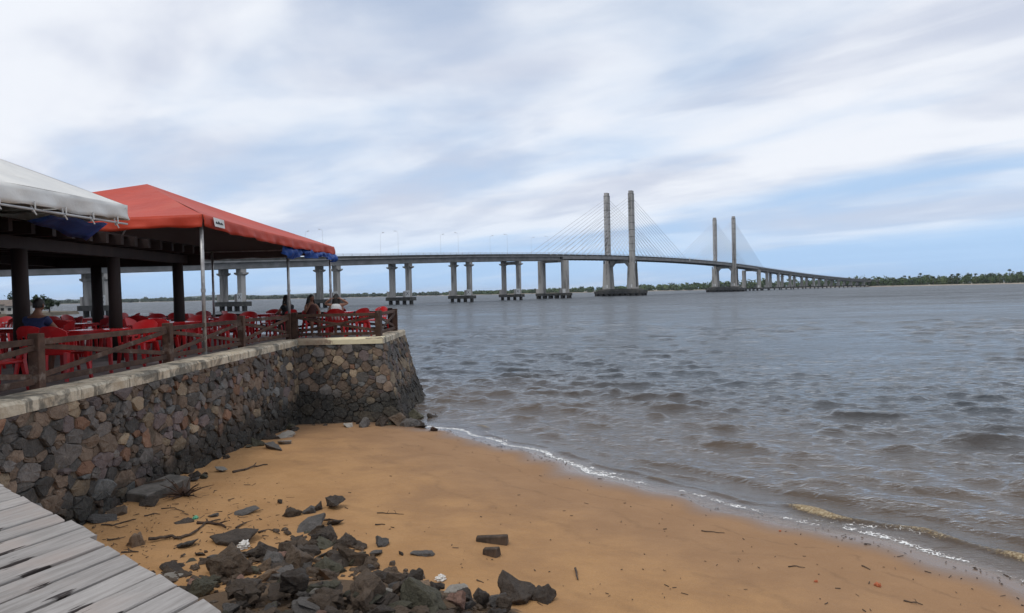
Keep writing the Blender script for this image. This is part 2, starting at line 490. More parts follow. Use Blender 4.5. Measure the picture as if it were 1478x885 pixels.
# sand
def sand_material():
    m, t = new_mat('beach_sand')
    pos = t.n('ShaderNodeNewGeometry').outputs['Position']
    wet = t.n('ShaderNodeAttribute', attribute_name='wet').outputs['Fac']
    damp = t.n('ShaderNodeAttribute', attribute_name='damp').outputs['Fac']
    n1 = t.noise(pos, 1.1, 6, 0.6)
    n2 = t.noise(pos, 90.0, 3, 0.7)
    dry = t.mix(t.rng(n1, 0.35, 0.65), (0.46, 0.262, 0.115), (0.405, 0.225, 0.096))
    dmp = t.mix(t.rng(n1, 0.35, 0.65), (0.345, 0.202, 0.104), (0.31, 0.178, 0.090))
    c = t.mix(t.rng(t.math('ADD', damp, t.math('MULTIPLY', t.math('SUBTRACT', n1, 0.5), 0.9)), 0.15, 0.85), dry, dmp)
    inl = t.n('ShaderNodeAttribute', attribute_name='inland').outputs['Fac']
    wob = t.math('ADD', inl, t.math('MULTIPLY', t.math('SUBTRACT', t.noise(pos, 0.8, 5, 0.6), 0.5), 1.1))
    for lv, wd_, am in ((1.15, 0.05, 0.35), (1.9, 0.09, 0.28), (3.0, 0.12, 0.22), (4.6, 0.2, 0.2)):
        tl = t.rng(t.math('ABSOLUTE', t.math('SUBTRACT', wob, lv)), 0.0, wd_, am, 0.0)
        c = t.mix(t.math('MULTIPLY', tl, t.rng(t.noise(pos, 3.0, 4, 0.6), 0.35, 0.6)), c, (0.15, 0.088, 0.048))
    c = t.mix(wet, c, (0.150, 0.094, 0.060))
    c = t.mix(t.rng(n2, 0.30, 0.75, 0.0, 0.35), c, (0.16, 0.09, 0.045))
    # dark organic specks
    sp = t.n('ShaderNodeTexVoronoi', {'Vector': pos, 'Scale': 7.0, 'Randomness': 1.0})
    spk = t.rng(sp.outputs['Distance'], 0.035, 0.06, 1.0, 0.0)
    spk = t.math('MULTIPLY', spk, t.rng(t.noise(pos, 0.9, 4, 0.6), 0.56, 0.68))
    c = t.mix(spk, c, (0.05, 0.032, 0.022))
    rub = t.n('ShaderNodeAttribute', attribute_name='rubble').outputs['Fac']
    rubm = t.rng(t.math('ADD', rub, t.math('MULTIPLY', t.math('SUBTRACT', t.noise(pos, 6.0, 5, 0.65), 0.5), 1.4)), 0.30, 0.60, 0.0, 0.9)
    c = t.mix(rubm, c, t.mix(t.rng(n2, 0.4, 0.65), (0.055, 0.040, 0.028), (0.11, 0.078, 0.050)))
    rough = t.rng(wet, 0.0, 1.0, 0.85, 0.20, False)
    p = t.n('ShaderNodeBsdfPrincipled', {'Base Color': c, 'Roughness': rough, 'Specular IOR Level': t.rng(wet, 0, 1, 0.2, 0.6, False)})
    hh = t.math('ADD', t.math('MULTIPLY', t.noise(pos, 5.0, 7, 0.62, 0.4), 1.3), t.math('MULTIPLY', n2, 0.14))
    st = t.rng(t.math('MAXIMUM', wet, t.math('MULTIPLY', damp, 0.8)), 0, 1, 0.9, 0.10, False)
    t.set(p.inputs['Normal'], t.n('ShaderNodeBump', {'Strength': st, 'Distance': 0.05, 'Height': hh}).outputs[0])
    t.n('ShaderNodeOutputMaterial', {0: p})
    return m


gx = np.linspace(-9, 12.0, 360)
gy = np.linspace(-4, 25, 480)
X, Y = np.meshgrid(gx, gy)
D = shore_D(X, Y)
Z = sand_z(X, Y)
rough_amp = np.clip((D - 3.5) / 3, 0, 1)
lump = np.zeros_like(X)
for i in range(26):
    a, k = nrng.uniform(0, 2 * math.pi), nrng.uniform(3, 14)
    lump += np.sin(X * k * math.cos(a) + Y * k * math.sin(a) + nrng.uniform(0, 6.28)) / 26 ** 0.5
Z = Z + 0.012 * lump * rough_amp
HZ = heap_np(X, Y)
Z = Z + 0.80 * HZ
idx = np.arange(X.size).reshape(X.shape)
quads = np.stack([idx[:-1, :-1], idx[:-1, 1:], idx[1:, 1:], idx[1:, :-1]], -1).reshape(-1, 4)
sn = 0.12 * np.sin(X * 2.1 + Y * 1.3) + 0.08 * np.sin(X * 5.3 - Y * 3.1)
wet = np.clip(1 - (D + sn - 0.22) / 0.70, 0, 1)
damp = np.clip(1 - (D + 2 * sn - 1.0) / 5.0, 0, 1)
me = np_mesh('beach_sand', np.stack([X, Y, Z], -1).reshape(-1, 3), quads, sand_material(), True, {'wet': wet.ravel(), 'damp': damp.ravel(), 'inland': D.ravel(), 'rubble': np.clip(HZ / 0.3, 0, 1).ravel()})
tag(link('beach_sand', me), 'orange brown sandy beach sloping down to the river', None, None, 'structure')

# river bed, far beyond the beach, so that nothing is open below
m = pbr('river_bed', (0.11, 0.078, 0.052), (0.09, 0.065, 0.045), 0.2, 0.9, world=True)
tag(MB().add([(-7900, -300, -1.3), (7900, -300, -1.3), (7900, 9200, -1.3), (-7900, 9200, -1.3)], [(0, 1, 2, 3)]).build('river_bed', m), 'muddy river bed under the water', None, None, 'structure')


# water
def water_material():
    m, t = new_mat('river_water')
    pos = t.n('ShaderNodeNewGeometry').outputs['Position']
    dep = t.n('ShaderNodeAttribute', attribute_name='depth').outputs['Fac']
    foam = t.n('ShaderNodeAttribute', attribute_name='foam').outputs['Fac']
    churn = t.n('ShaderNodeAttribute', attribute_name='churn').outputs['Fac']
    body = t.mix(t.rng(dep, 0.04, 1.0), t.mix(t.noise(pos, 0.3, 4, 0.6), (0.105, 0.072, 0.046), (0.082, 0.058, 0.038)), (0.034, 0.039, 0.045))
    lace = t.n('ShaderNodeTexVoronoi', {'Vector': t.mapv(pos, scale=(1, 1, 1)), 'Scale': 16.0, 'Randomness': 1.0}, feature='DISTANCE_TO_EDGE')
    ln = t.noise(pos, 9.0, 6, 0.7, 0.5)
    fm = t.rng(t.math('SUBTRACT', t.math('ADD', foam, t.math('MULTIPLY', ln, 0.9)), t.math('MULTIPLY', lace.outputs['Distance'], 1.2)), 0.86, 1.02)
    ch = t.rng(t.math('ADD', churn, t.math('MULTIPLY', t.noise(pos, 24.0, 5, 0.7), 0.9)), 0.88, 1.25)
    bodyc = t.mix(ch, body, t.mix(t.rng(t.noise(pos, 30, 4, 0.7), 0.35, 0.7), (0.17, 0.11, 0.05), (0.52, 0.44, 0.30)))
    bodyc = t.mix(fm, bodyc, (0.78, 0.78, 0.76))
    solid = t.math('MAXIMUM', t.math('MAXIMUM', fm, ch), t.math('SUBTRACT', 1.0, t.math('POWER', 2.718, t.math('MULTIPLY', dep, -22.0))))
    b1 = t.noise(t.mapv(pos, scale=(1.0, 1.5, 1.0), rot=(0, 0, R(18))), 2.6, 5, 0.62, 0.6)
    b2 = t.noise(t.mapv(pos, scale=(1.0, 1.9, 1.0), rot=(0, 0, R(-12))), 9.0, 4, 0.6, 0.3)
    hh = t.math('ADD', t.math('MULTIPLY', b1, 0.7), t.math('ADD', t.math('MULTIPLY', b2, 0.26), t.math('MULTIPLY', t.noise(t.mapv(pos, scale=(1.0, 1.6, 1.0)), 27.0, 3, 0.6), 0.07)))
    sig = t.n('ShaderNodeAttribute', attribute_name='sig').outputs['Fac']
    gst = t.math('ADD', t.math('MULTIPLY', t.noise(t.mapv(pos, scale=(0.35, 1.0, 1.0)), 0.07, 5, 0.6), 0.9), t.math('MULTIPLY', t.noise(t.mapv(pos, scale=(0.5, 1.0, 1.0)), 0.4, 4, 0.7), 0.9))
    sig = t.math('MULTIPLY', sig, t.rng(gst, 0.62, 1.18, 0.35, 1.9, False))
    b3 = t.noise(t.mapv(pos, scale=(0.55, 1.0, 1.0), rot=(0, 0, R(10))), 0.55, 6, 0.68, 0.4)
    hh = t.math('ADD', hh, t.math('MULTIPLY', b3, t.math('MULTIPLY', t.rng(sig, 0.02, 0.16, 0, 1, False), 9.0)))
    calm = t.rng(dep, 0.0, 0.12, 0.15, 1.0, False)
    bn = t.n('ShaderNodeBump', {'Strength': calm, 'Distance': 0.075, 'Height': hh}).outputs[0]
    dif = t.n('ShaderNodeBsdfDiffuse', {'Color': bodyc, 'Normal': bn})
    tr = t.n('ShaderNodeBsdfTransparent', {'Color': (0.92, 0.86, 0.78)})
    under = t.n('ShaderNodeMixShader', {0: solid, 1: tr, 2: dif})
    gl = t.n('ShaderNodeBsdfGlossy', {'Color': (0.95, 0.98, 1.0), 'Roughness': t.math('ADD', 0.035, t.math('MULTIPLY', sig, 1.5)), 'Normal': bn})
    # Fresnel of a wavy sheet: slopes too small to mesh tilt part of it towards the eye
    cosv = t.n('ShaderNodeVectorMath', {0: t.n('ShaderNodeNewGeometry').outputs['Incoming'], 1: bn}, operation='DOT_PRODUCT').outputs['Value']
    eff = t.math('SQRT', t.math('ADD', t.math('POWER', t.math('MAXIMUM', cosv, 0.0), 2.0), t.math('POWER', t.math('ADD', sig, 0.04), 2.0)))
    fr = t.math('ADD', 0.02, t.math('MULTIPLY', 0.98, t.math('POWER', t.math('SUBTRACT', 1.0, eff, clamp=True), 5.0)))
    fr = t.math('MULTIPLY', fr, t.math('SUBTRACT', 1.0, t.math('MULTIPLY', t.math('MAXIMUM', fm, ch), 0.85)))
    t.n('ShaderNodeOutputMaterial', {0: t.n('ShaderNodeMixShader', {0: fr, 1: under, 2: gl})})
    return m


def wave_field(x, y, res):
    """wind waves with peaked crests and flat troughs; res = local sampling distance"""
    g = np.random.default_rng(5)
    h, hs = np.zeros_like(x), np.zeros_like(x)
    N = 84
    lam = np.exp(np.linspace(math.log(0.26), math.log(4.2), N))
    gust = 0.85 + 0.45 * np.sin(x * 0.09 + 0.05 * y + 1.0) * np.sin(y * 0.06 - x * 0.04) + 0.22 * np.sin(x * 0.31 - y * 0.17)
    for i in range(N):
        L = lam[i] * g.uniform(0.9, 1.1)
        k = 2 * math.pi / L
        th = R(-90 - 16) + g.normal(0, R(27 if L > 1.2 else 38))
        dx, dy = math.cos(th), math.sin(th)
        steep = (0.030 if 0.9 < L < 2.3 else 0.014 if L >= 2.3 else 0.034) * g.uniform(0.5, 1.4)
        A = steep / k
        fade = np.clip((L / np.maximum(res, 1e-3) - 2.0) / 2.0, 0, 1)
        c = fade * A * np.cos(k * (dx * x + dy * y) + g.uniform(0, 6.28))
        if L > 0.8: h += c
        else: hs += c
    sd = 0.0205
    hn = np.clip(h * gust / sd, -3, 2.6)
    pk = (np.exp(0.66 * hn) - 1.25) * sd * 1.15
    return pk + hs * (0.5 + 0.5 * gust)


rr = [5.0]
while rr[-1] < 320:
    rr.append(rr[-1] + max(0.045, rr[-1] ** 2 / 9500))
while rr[-1] < 8200:
    rr.append(rr[-1] * 1.16)
rr = np.array(rr)
ph = np.linspace(R(-54), R(54), 860)
P, Q = np.meshgrid(ph, rr)
X, Y = Q * np.sin(P), Q * np.cos(P)
res = np.maximum(np.gradient(rr)[:, None] * np.ones_like(P), Q * (ph[1] - ph[0]))
D = shore_D(X, Y)
h = wave_field(X, Y, res)
off = np.clip(-D / 8.0, 0, 1) ** 0.7
rx, ry = X - SH_A[0], Y - SH_A[1]
al = rx * SH_T[0] + ry * SH_T[1]
env = np.clip((-D) / 1.5, 0, 1) * np.clip(1 - (-D - 7) / 9, 0, 1)
swell = np.zeros_like(X)
for L, s0, am in ((2.0, 0.7, 0.058), (1.25, 2.1, 0.026), (3.1, 4.0, 0.034)):
    mod = 0.55 + 0.45 * np.sin(al * 0.55 * (2.3 / L) + s0 * 3) * np.sin(al * 0.23 + s0)
    arg = 2 * math.pi * (D + 0.25 * np.sin(al * 0.5 + s0)) / L + s0
    swell += am * mod * (np.exp(1.6 * (np.cos(arg) - 1)) * 1.7 - 0.5)
shallow = np.clip(-D / 9.0, 0.0, 1)
h = h * off + swell * env
X2, Y2 = X, Y
sig = 0.012 + 0.165 * np.clip((Q - 14) / 230, 0, 1) ** 0.75
# breaking ripples close to the sand
foam, churn = np.zeros_like(X), np.zeros_like(X)
for dist, ht, wd, a0, a1, ch in ((0.62, 0.075, 0.15, 8.9, 13.8, 1.0), (0.50, 0.05, 0.12, 3.6, 7.9, 0.6), (0.75, 0.045, 0.13, -0.6, 1.6, 0.8), (0.42, 0.035, 0.10, 7.4, 9.6, 0.7), (0.36, 0.03, 0.09, 1.0, 4.2, 0.55), (1.5, 0.06, 0.20, 5.0, 13.5, 0.12), (1.05, 0.04, 0.16, 2.0, 8.0, 0.25), (2.3, 0.06, 0.26, 6.5, 14.0, 0.0), (2.0, 0.05, 0.24, 0.5, 5.0, 0.0), (3.1, 0.055, 0.3, 3.0, 11.0, 0.0)):
    e = np.clip((al - a0) / 0.8, 0, 1) * np.clip((a1 - al) / 0.8, 0, 1) * (0.7 + 0.3 * np.sin(al * 3.1 + dist * 9) * np.sin(al * 1.1))
    dd = (-D - dist - 0.07 * np.sin(al * 1.9 + dist * 5) - 0.02 * np.sin(al * 9)) / wd
    prof = np.where(dd < 0, np.exp(-(dd * 1.7) ** 2), np.exp(-(dd * 0.75) ** 2))
    h += ht * e * prof
    churn += ch * e * np.where(dd < 0.25, np.exp(-(dd / 1.1) ** 2), np.exp(-((dd - 0.25) * 2.2) ** 2))
edge = D + 0.035 * np.sin(al * 3.7) + 0.02 * np.sin(al * 8.3 + 1)
fl = 0.42 + 0.45 * np.sin(al * 0.83 + 1.2) * np.sin(al * 0.37 + 2.0) + 0.3 * np.sin(al * 2.3 + 0.4) - 0.35 * np.clip((al - 6) / 3, 0, 1)
foam += np.clip(0.46 + 0.28 * fl + 0.10 * np.sin(al * 11) * np.sin(al * 4.7), 0.15, 0.58) * np.exp(-((edge + 0.05) / np.where(edge > -0.05, 0.06, 0.20)) ** 2)
foam += 0.34 * np.exp(-((D + 0.42 + 0.10 * np.sin(al * 1.7 + 0.6)) / 0.12) ** 2) * (0.6 + 0.4 * np.sin(al * 1.3)) + 0.22 * np.exp(-((D + 0.85 + 0.12 * np.sin(al * 1.1)) / 0.30) ** 2)
foam += 0.12 * np.clip(1 - (-D) / 3.0, 0, 1) * (D < 0)
lift = 0.012 + 0.010 * np.sin(al * 0.9)
Zw = h + lift * np.exp(-np.abs(D) / 0.8)
depth = np.clip(-D, 0, 40) * 0.075 + 0.004
idx = np.arange(X.size).reshape(X.shape)
quads = np.stack([idx[:-1, :-1], idx[:-1, 1:], idx[1:, 1:], idx[1:, :-1]], -1).reshape(-1, 4)
keep = (D.ravel()[quads] < 0.5).any(1)
quads = quads[keep]
used = np.zeros(X.size, bool)
used[quads.ravel()] = True
remap = np.cumsum(used) - 1
vv = np.stack([X2, Y2, Zw], -1).reshape(-1, 3)[used]
me = np_mesh('river_water', vv, remap[quads], water_material(), True,
             {'depth': depth.ravel()[used], 'foam': foam.ravel()[used], 'churn': churn.ravel()[used], 'sig': sig.ravel()[used]})
tag(link('river_water', me), 'choppy brown river water reflecting the grey sky', None, None, 'structure')

# ------------------------------------------------------------------ boardwalk
BZ = 1.80
bw = empty('boardwalk', (-2.5, 3.6, 0.4), label='weathered grey plank boardwalk in the near left corner', kind='structure')
ED = Vector((-0.73, 0.683, 0))
PD = Vector((0.34, 0.94, 0)).normalized()
E0 = Vector((-1.72, 4.05, 0))


def plank_material():
    m, t = new_mat('weathered_plank')
    tc = t.n('ShaderNodeTexCoord').outputs['Object']
    rn = t.n('ShaderNodeObjectInfo').outputs['Random']
    sh = t.n('ShaderNodeVectorMath', {0: tc, 1: t.n('ShaderNodeCombineXYZ', {0: t.math('MULTIPLY', rn, 40.0), 1: t.math('MULTIPLY', rn, 23.0), 2: 0.0}).outputs[0]}, operation='ADD').outputs[0]
    lng = t.mapv(sh, scale=(1.0, 9.0, 1.0))
    g1 = t.noise(lng, 2.2, 7, 0.65, 0.3)
    g2 = t.noise(t.mapv(sh, scale=(1.0, 22.0, 1.0)), 5.0, 4, 0.7)
    c = t.mix(t.rng(g1, 0.3, 0.7), (0.265, 0.246, 0.230), (0.40, 0.378, 0.360))
    c = t.mix(t.rng(t.noise(sh, 1.3, 5, 0.6), 0.45, 0.7, 0, 0.7), c, (0.40, 0.34, 0.305))
    c = t.mix(t.rng(g2, 0.56, 0.72, 0, 0.5), c, (0.20, 0.185, 0.18))
    c = t.mix(t.rng(t.noise(sh, 3.1, 6, 0.7), 0.62, 0.75, 0, 0.45), c, (0.56, 0.54, 0.535))
    # dark rot along the joists: wear with its own place across the planks
    x = t.n('ShaderNodeSeparateXYZ', {0: tc}).outputs[0]
    y = t.n('ShaderNodeSeparateXYZ', {0: tc}).outputs[1]
    band = t.rng(t.math('ABSOLUTE', t.math('ADD', x, 0.50)), 0.02, 0.26, 1.0, 0.0)
    sl_ = t.noise(t.mapv(sh, scale=(0.55, 7.0, 1.0)), 3.6, 4, 0.65)
    seam = t.rng(t.math('MINIMUM', y, t.math('SUBTRACT', 0.2500, y)), 0.0, 0.07, 1.0, 0.0)
    rot = t.rng(t.math('ADD', t.math('ADD', sl_, t.math('MULTIPLY', band, 0.205)), t.math('MULTIPLY', t.math('MULTIPLY', seam, band), 0.16)), 0.80, 0.86)
    c = t.mix(rot, c, (0.045, 0.036, 0.034))
    c = t.n('ShaderNodeHueSaturation', {'Color': c, 'Value': t.rng(rn, 0, 1, 0.86, 1.1, False)}).outputs[0]
    p = t.n('ShaderNodeBsdfPrincipled', {'Base Color': c, 'Roughness': 0.8, 'Specular IOR Level': 0.25})
    hh = t.math('SUBTRACT', t.math('ADD', t.math('MULTIPLY', g1, 0.5), t.math('MULTIPLY', g2, 0.5)), t.math('MULTIPLY', rot, 1.2))
    t.set(p.inputs['Normal'], t.n('ShaderNodeBump', {'Strength': 0.6, 'Distance': 0.012, 'Height': hh}).outputs[0])
    t.n('ShaderNodeOutputMaterial', {0: p})
    return m


PLANK = plank_material()
SK = 0.275
side = Vector((-PD.y, PD.x, 0))
step = ED.dot(side) * SK                # plank pitch across
along = ED.dot(PD) * SK
pr = random.Random(3)
for k in range(-6, 18):
    e = E0 + ED * SK * k
    prot = pr.uniform(-0.010, 0.010) + (0.05 if k in (6, 7) else 0)
    wd = step - pr.uniform(0.020, 0.034)
    length = 5.2
    nseg = 14
    b = MB()
    bow = pr.uniform(-0.006, 0.006)
    vs = []
    for i in range(nseg + 1):
        xx = -length * (1 - i / nseg) + prot
        for (yy, z_) in ((0.004, -0.045), (0.004, -0.006), (0.010, 0.0), (wd - 0.006, 0.0), (wd, -0.006), (wd, -0.045)):
            jag = 0
            if i == nseg:
                jag = along * (yy / step) + pr.uniform(-0.012, 0.012)
            elif i == nseg - 1:
                jag = along * (yy / step) * 0.5
            vs.append((xx + jag, yy + pr.uniform(-0.003, 0.003) + bow * math.sin(i), z_ + (pr.uniform(-0.002, 0.002) if z_ > -0.01 else 0)))
    fs = []
    for i in range(nseg):
        for j in range(6):
            j2 = (j + 1) % 6
            fs.append((i * 6 + j, (i + 1) * 6 + j, (i + 1) * 6 + j2, i * 6 + j2))
    fs += [tuple(range(6)), tuple(nseg * 6 + j for j in reversed(range(6)))]
    b.add(vs, fs)
    o = b.build('plank', PLANK, bw, world=False)
    o.location = e + Vector((0, 0, BZ + pr.uniform(-0.004, 0.004))) - org(bw)
    o.rotation_euler = (pr.uniform(-0.006, 0.006), 0, math.atan2(PD.y, PD.x))
for s_ in (0.35, 2.0, 3.8):
    a = E0 - ED * 1.6 - PD * s_
    c = E0 + ED * 4.6 - PD * s_
    MB().beam(a + Vector((0, 0, BZ - 0.135)), c + Vector((0, 0, BZ - 0.135)), 0.12, 0.16).build('joist', MAT['dark_wood'], bw)
    for q in (0.15, 0.5, 0.85):
        p = a.lerp(c, q)
        MB().tube([(p.x, p.y, -0.3), (p.x, p.y, BZ - 0.22)], 0.09, 8).build('post', MAT['dark_wood'], bw)

# ------------------------------------------------------------------ stone wall of the terrace
TZ = 2.25                                # top of the coping
CB = 2.08                                # underside of the coping


def poly_clip(poly, px, py, nx, ny):
    out = []
    for i in range(len(poly)):
        a, b = poly[i], poly[(i + 1) % len(poly)]
        da = (a[0] - px) * nx + (a[1] - py) * ny
        db = (b[0] - px) * nx + (b[1] - py) * ny
        if da <= 0: out.append(a)
        if da * db < 0:
            k = da / (da - db)
            out.append((a[0] + (b[0] - a[0]) * k, a[1] + (b[1] - a[1]) * k))
    return out


def cells(W_, H_, size, seed):
    """weighted Voronoi cells: big and small stones fitted together"""
    g = random.Random(seed)
    pts, rad = [], []
    tries = int(W_ * H_ * 420)
    for _ in range(tries):
        r_ = size * (g.uniform(0.42, 0.66) if g.random() < 0.55 else g.uniform(0.20, 0.36))
        if len(pts) < W_ * H_ * 1.5: r_ = size * g.uniform(0.55, 0.78)
        u, v = g.uniform(-.1, W_ + .1), g.uniform(-.05, H_ + .05)
        if all((u - p[0]) ** 2 + ((v - p[1]) * 1.18) ** 2 > ((r_ + q) * 0.86) ** 2 for p, q in zip(pts, rad)):
            pts.append((u, v))
            rad.append(r_)
    A = np.array(pts)
    out = []
    for i, p in enumerate(pts):
        poly = [(0, 0), (W_, 0), (W_, H_), (0, H_)]
        d2 = ((A - A[i]) ** 2).sum(1)
        for j in np.argsort(d2)[1:22]:
            q = pts[j]
            d_ = math.sqrt(d2[j])
            t_ = (d2[j] + rad[i] ** 2 - rad[j] ** 2) / (2 * d2[j])
            rot = ((i * 7 + j * 7) % 13 - 6) * 0.03
            nx, ny = (q[0] - p[0]) / d_, (q[1] - p[1]) / d_
            nx, ny = nx - ny * rot, ny + nx * rot
            poly = poly_clip(poly, p[0] + (q[0] - p[0]) * t_, p[1] + (q[1] - p[1]) * t_, nx, ny)
            if len(poly) < 3: break
        if len(poly) >= 3:
            ar = abs(sum(poly[k][0] * poly[(k + 1) % len(poly)][1] - poly[(k + 1) % len(poly)][0] * poly[k][1] for k in range(len(poly)))) / 2
            if ar > 0.003: out.append((poly, ar))
    return out


def stone_shape(poly, fmap, g):
    """one proud, roughly dressed stone over a cell of the face"""
    pts = []
    n = len(poly)
    for i in range(n):
        a, b = poly[i], poly[(i + 1) % n]
        L = math.hypot(b[0] - a[0], b[1] - a[1])
        if L < 0.03: continue
        k = min(0.2, 0.012 / L + g.uniform(0, 0.05))
        for q in (k, 1 - k):
            pts.append((a[0] + (b[0] - a[0]) * q, a[1] + (b[1] - a[1]) * q))
    if len(pts) < 5: pts = list(poly)
    q_ = []
    for i in range(len(pts)):
        a, b = pts[i], pts[(i + 1) % len(pts)]
        q_.append(a)
        L = math.hypot(b[0] - a[0], b[1] - a[1])
        if L > 0.11:
            k, e = g.uniform(.35, .65), g.uniform(-.016, .008)
            q_.append((a[0] + (b[0] - a[0]) * k - (b[1] - a[1]) / L * e, a[1] + (b[1] - a[1]) * k + (b[0] - a[0]) / L * e))
    pts = q_
    cx_ = sum(p[0] for p in pts) / len(pts)
    cy_ = sum(p[1] for p in pts) / len(pts)
    rad = sum(math.hypot(p[0] - cx_, p[1] - cy_) for p in pts) / len(pts)
    gap = g.uniform(0.002, 0.010) / max(rad, .05)
    pr_ = g.uniform(0.006, 0.062)
    tx, ty = g.uniform(-.2, .2), g.uniform(-.22, .18)
    vs = []
    for sc_, dp in ((1 - gap, -0.03), (1 - gap * 1.1, pr_ * 0.55), (1 - gap - 0.11, pr_)):
        for p in pts:
            u, v = cx_ + (p[0] - cx_) * sc_, cy_ + (p[1] - cy_) * sc_
            jit = g.uniform(-.010, .010) if dp > 0 else 0
            vs.append(fmap(u + jit, v + jit, dp + (tx * (u - cx_) + ty * (v - cy_) + g.uniform(-.011, .011) if dp > 0 else 0)))
    vs.append(fmap(cx_, cy_, pr_ + 0.008))
    n = len(pts)
    fs = []
    for r_ in range(2):
        for i in range(n):
            j = (i + 1) % n
            fs.append((r_ * n + i, r_ * n + j, (r_ + 1) * n + j, (r_ + 1) * n + i))
    for i in range(n):
        fs.append((2 * n + i, 2 * n + (i + 1) % n, 3 * n))
    return vs, fs


wall = empty('stone_wall', (-5.0, 15.0, 0.0), label='rubble stone retaining wall holding up the restaurant terrace', cat='wall')
YL0, YL1 = 5.0, 20.9
ZB = -0.25


def f_left(u, v, w_):                    # faces +X
    z = ZB + v
    return (-5.93 + 0.05 * (CB - z) + w_, YL0 + u, z)


def bat(z):
    q = CB - z
    return 0.30 * q + 0.10 * max(0, q - 1.0) ** 2


def f_front(u, v, w_):                   # faces -Y
    z = ZB + v
    k = u / 3.0
    xr = -3.60 + 0.85 * bat(z)
    return (-6.0 + (xr + 6.0) * k, 20.95 - bat(z) - w_, z)


def f_right(u, v, w_):                   # faces +X, the water side
    z = ZB + v
    k = u / 4.4
    y0 = 20.95 - bat(z)
    return (-3.60 + 0.85 * bat(z) + w_, y0 + (25.2 - y0) * k, z)


faces = [(f_left, YL1 - YL0, CB - ZB, 0.205, 21, False), (f_front, 3.0, CB - ZB, 0.22, 22, False), (f_right, 4.4, CB - ZB, 0.24, 23, False)]
stones = []
for fm_, W_, H_, size, seed, flip in faces:
    g = random.Random(seed * 5)
    st_ = 1.7 if fm_ is f_left else 1.3
    for poly, ar in cells(W_ / st_, H_, size, seed):
        poly = [(u_ * st_, v_) for u_, v_ in poly]
        ar *= st_
        cxm = sum(p[0] for p in poly) / len(poly)
        czm = sum(p[1] for p in poly) / len(poly)
        wp = fm_(cxm, czm, 0)
        depth_ = max(wp[1], 1)
        vis = ar / depth_ ** 2 * (0.45 if fm_ is f_left else 1.0 if fm_ is f_front else 0.2)
        if fm_ is f_left and (wp[1] < 8.0): vis = 0
        if wp[2] < sz(wp[0] + 0.1, wp[1]) - 0.1 and wp[1] < 20: vis = 0
        vs, fs = stone_shape(poly, fm_, g)
        wts = (18, 36, 14, 20, 4, 5, 6)
        if wp[1] > 19: wts = (14, 32, 6, 24, 3, 16, 6)
        stones.append((vis, vs, fs, g.choices(range(7), wts)[0]))
stones.sort(key=lambda s_: -s_[0])
rest = {}
for i, (vis, vs, fs, mi) in enumerate(stones):
    if i < 300 and vis > 0:
        MB().add(vs, fs).build('stone', MAT['ws'][mi], wall)
    else:
        rest.setdefault(mi, MB()).add(vs, fs)
allrest = MB()
mats_i = []
for mi, mb in rest.items():
    allrest.add(mb.v, mb.f)
    mats_i += [mi] * len(mb.f)
o = allrest.build('small_stones', None, wall)
for mm in MAT['ws']: o.data.materials.append(mm)
o.data.polygons.foreach_set('material_index', mats_i)
o['kind'] = 'stuff'


def face_core(name, fm_, W_, H_, nu, nv):
    b = MB()
    for j in range(nv + 1):
        for i in range(nu + 1):
            b.v.append(fm_(W_ * i / nu, H_ * j / nv, -0.004))
    for j in range(nv):
        for i in range(nu):
            a = j * (nu + 1) + i
            b.f.append((a, a + 1, a + nu + 2, a + nu + 1))
    return b.build(name, MAT['mortar'], wall)


face_core('mortar_bed', f_left, YL1 - YL0 + 0.3, CB - ZB, 30, 6)
face_core('mortar_bed', f_front, 3.0, CB - ZB, 8, 10)
face_core('mortar_bed', f_right, 4.4, CB - ZB, 8, 10)


def coping(name, pts_out, pts_in, m, seed):
    """long cast slab between an outer and an inner line, edges worn"""
    g = random.Random(seed)
    b = MB()
    n = max(3, int((Vector(pts_out[1]) - Vector(pts_out[0])).length / 0.12))
    for i in range(n + 1):
        q = i / n
        po = Vector(pts_out[0]).lerp(Vector(pts_out[1]), q)
        pi_ = Vector(pts_in[0]).lerp(Vector(pts_in[1]), q)
        dr = (pi_ - po).normalized()
        chip = max(0, g.gauss(0, 1) - 1.1) * 0.02
        for d, z in ((0.0, CB), (0.0 + g.uniform(-.006, .006), TZ - 0.04 - chip), (0.03 + chip + g.uniform(0, .012), TZ + g.uniform(-.006, .006))):
            p = po + dr * d
            b.v.append((p.x, p.y, z))
        b.v.append((pi_.x, pi_.y, TZ + g.uniform(-.004, .004)))
        b.v.append((pi_.x, pi_.y, CB))
    for i in range(n):
        for j in range(5):
            j2 = (j + 1) % 5
            b.f.append((i * 5 + j, (i + 1) * 5 + j, (i + 1) * 5 + j2, i * 5 + j2))
    b.f += [tuple(range(5)), tuple(n * 5 + j for j in reversed(range(5)))]
    return b.build(name, m, wall)


coping('coping', [(-5.90, YL0, 0), (-5.90, 20.86, 0)], [(-6.42, YL0, 0), (-6.42, 20.86, 0)], MAT['coping'], 1)
tag(coping('coping', [(-6.0, 20.88, 0), (-3.585, 20.88, 0)], [(-6.0, 21.35, 0), (-3.585, 21.35, 0)], MAT['coping_paint'], 2), 'cream painted coping with peeled brown patch')
coping('coping', [(-3.56, 20.885, 0), (-3.56, 25.2, 0)], [(-4.05, 20.885, 0), (-4.05, 25.2, 0)], MAT['coping'], 3)

# terrace floor (solid block behind the wall)
b = MB()
b.box(-30, -6.425, 2.0, 25.2, -0.5, 2.21)
b.box(-6.42, -4.06, 21.36, 25.2, -0.5, 2.21)
tag(b.build('terrace_floor', MAT['terrace']), 'grey cement floor of the restaurant terrace', None, None, 'structure')
FZ = 2.21

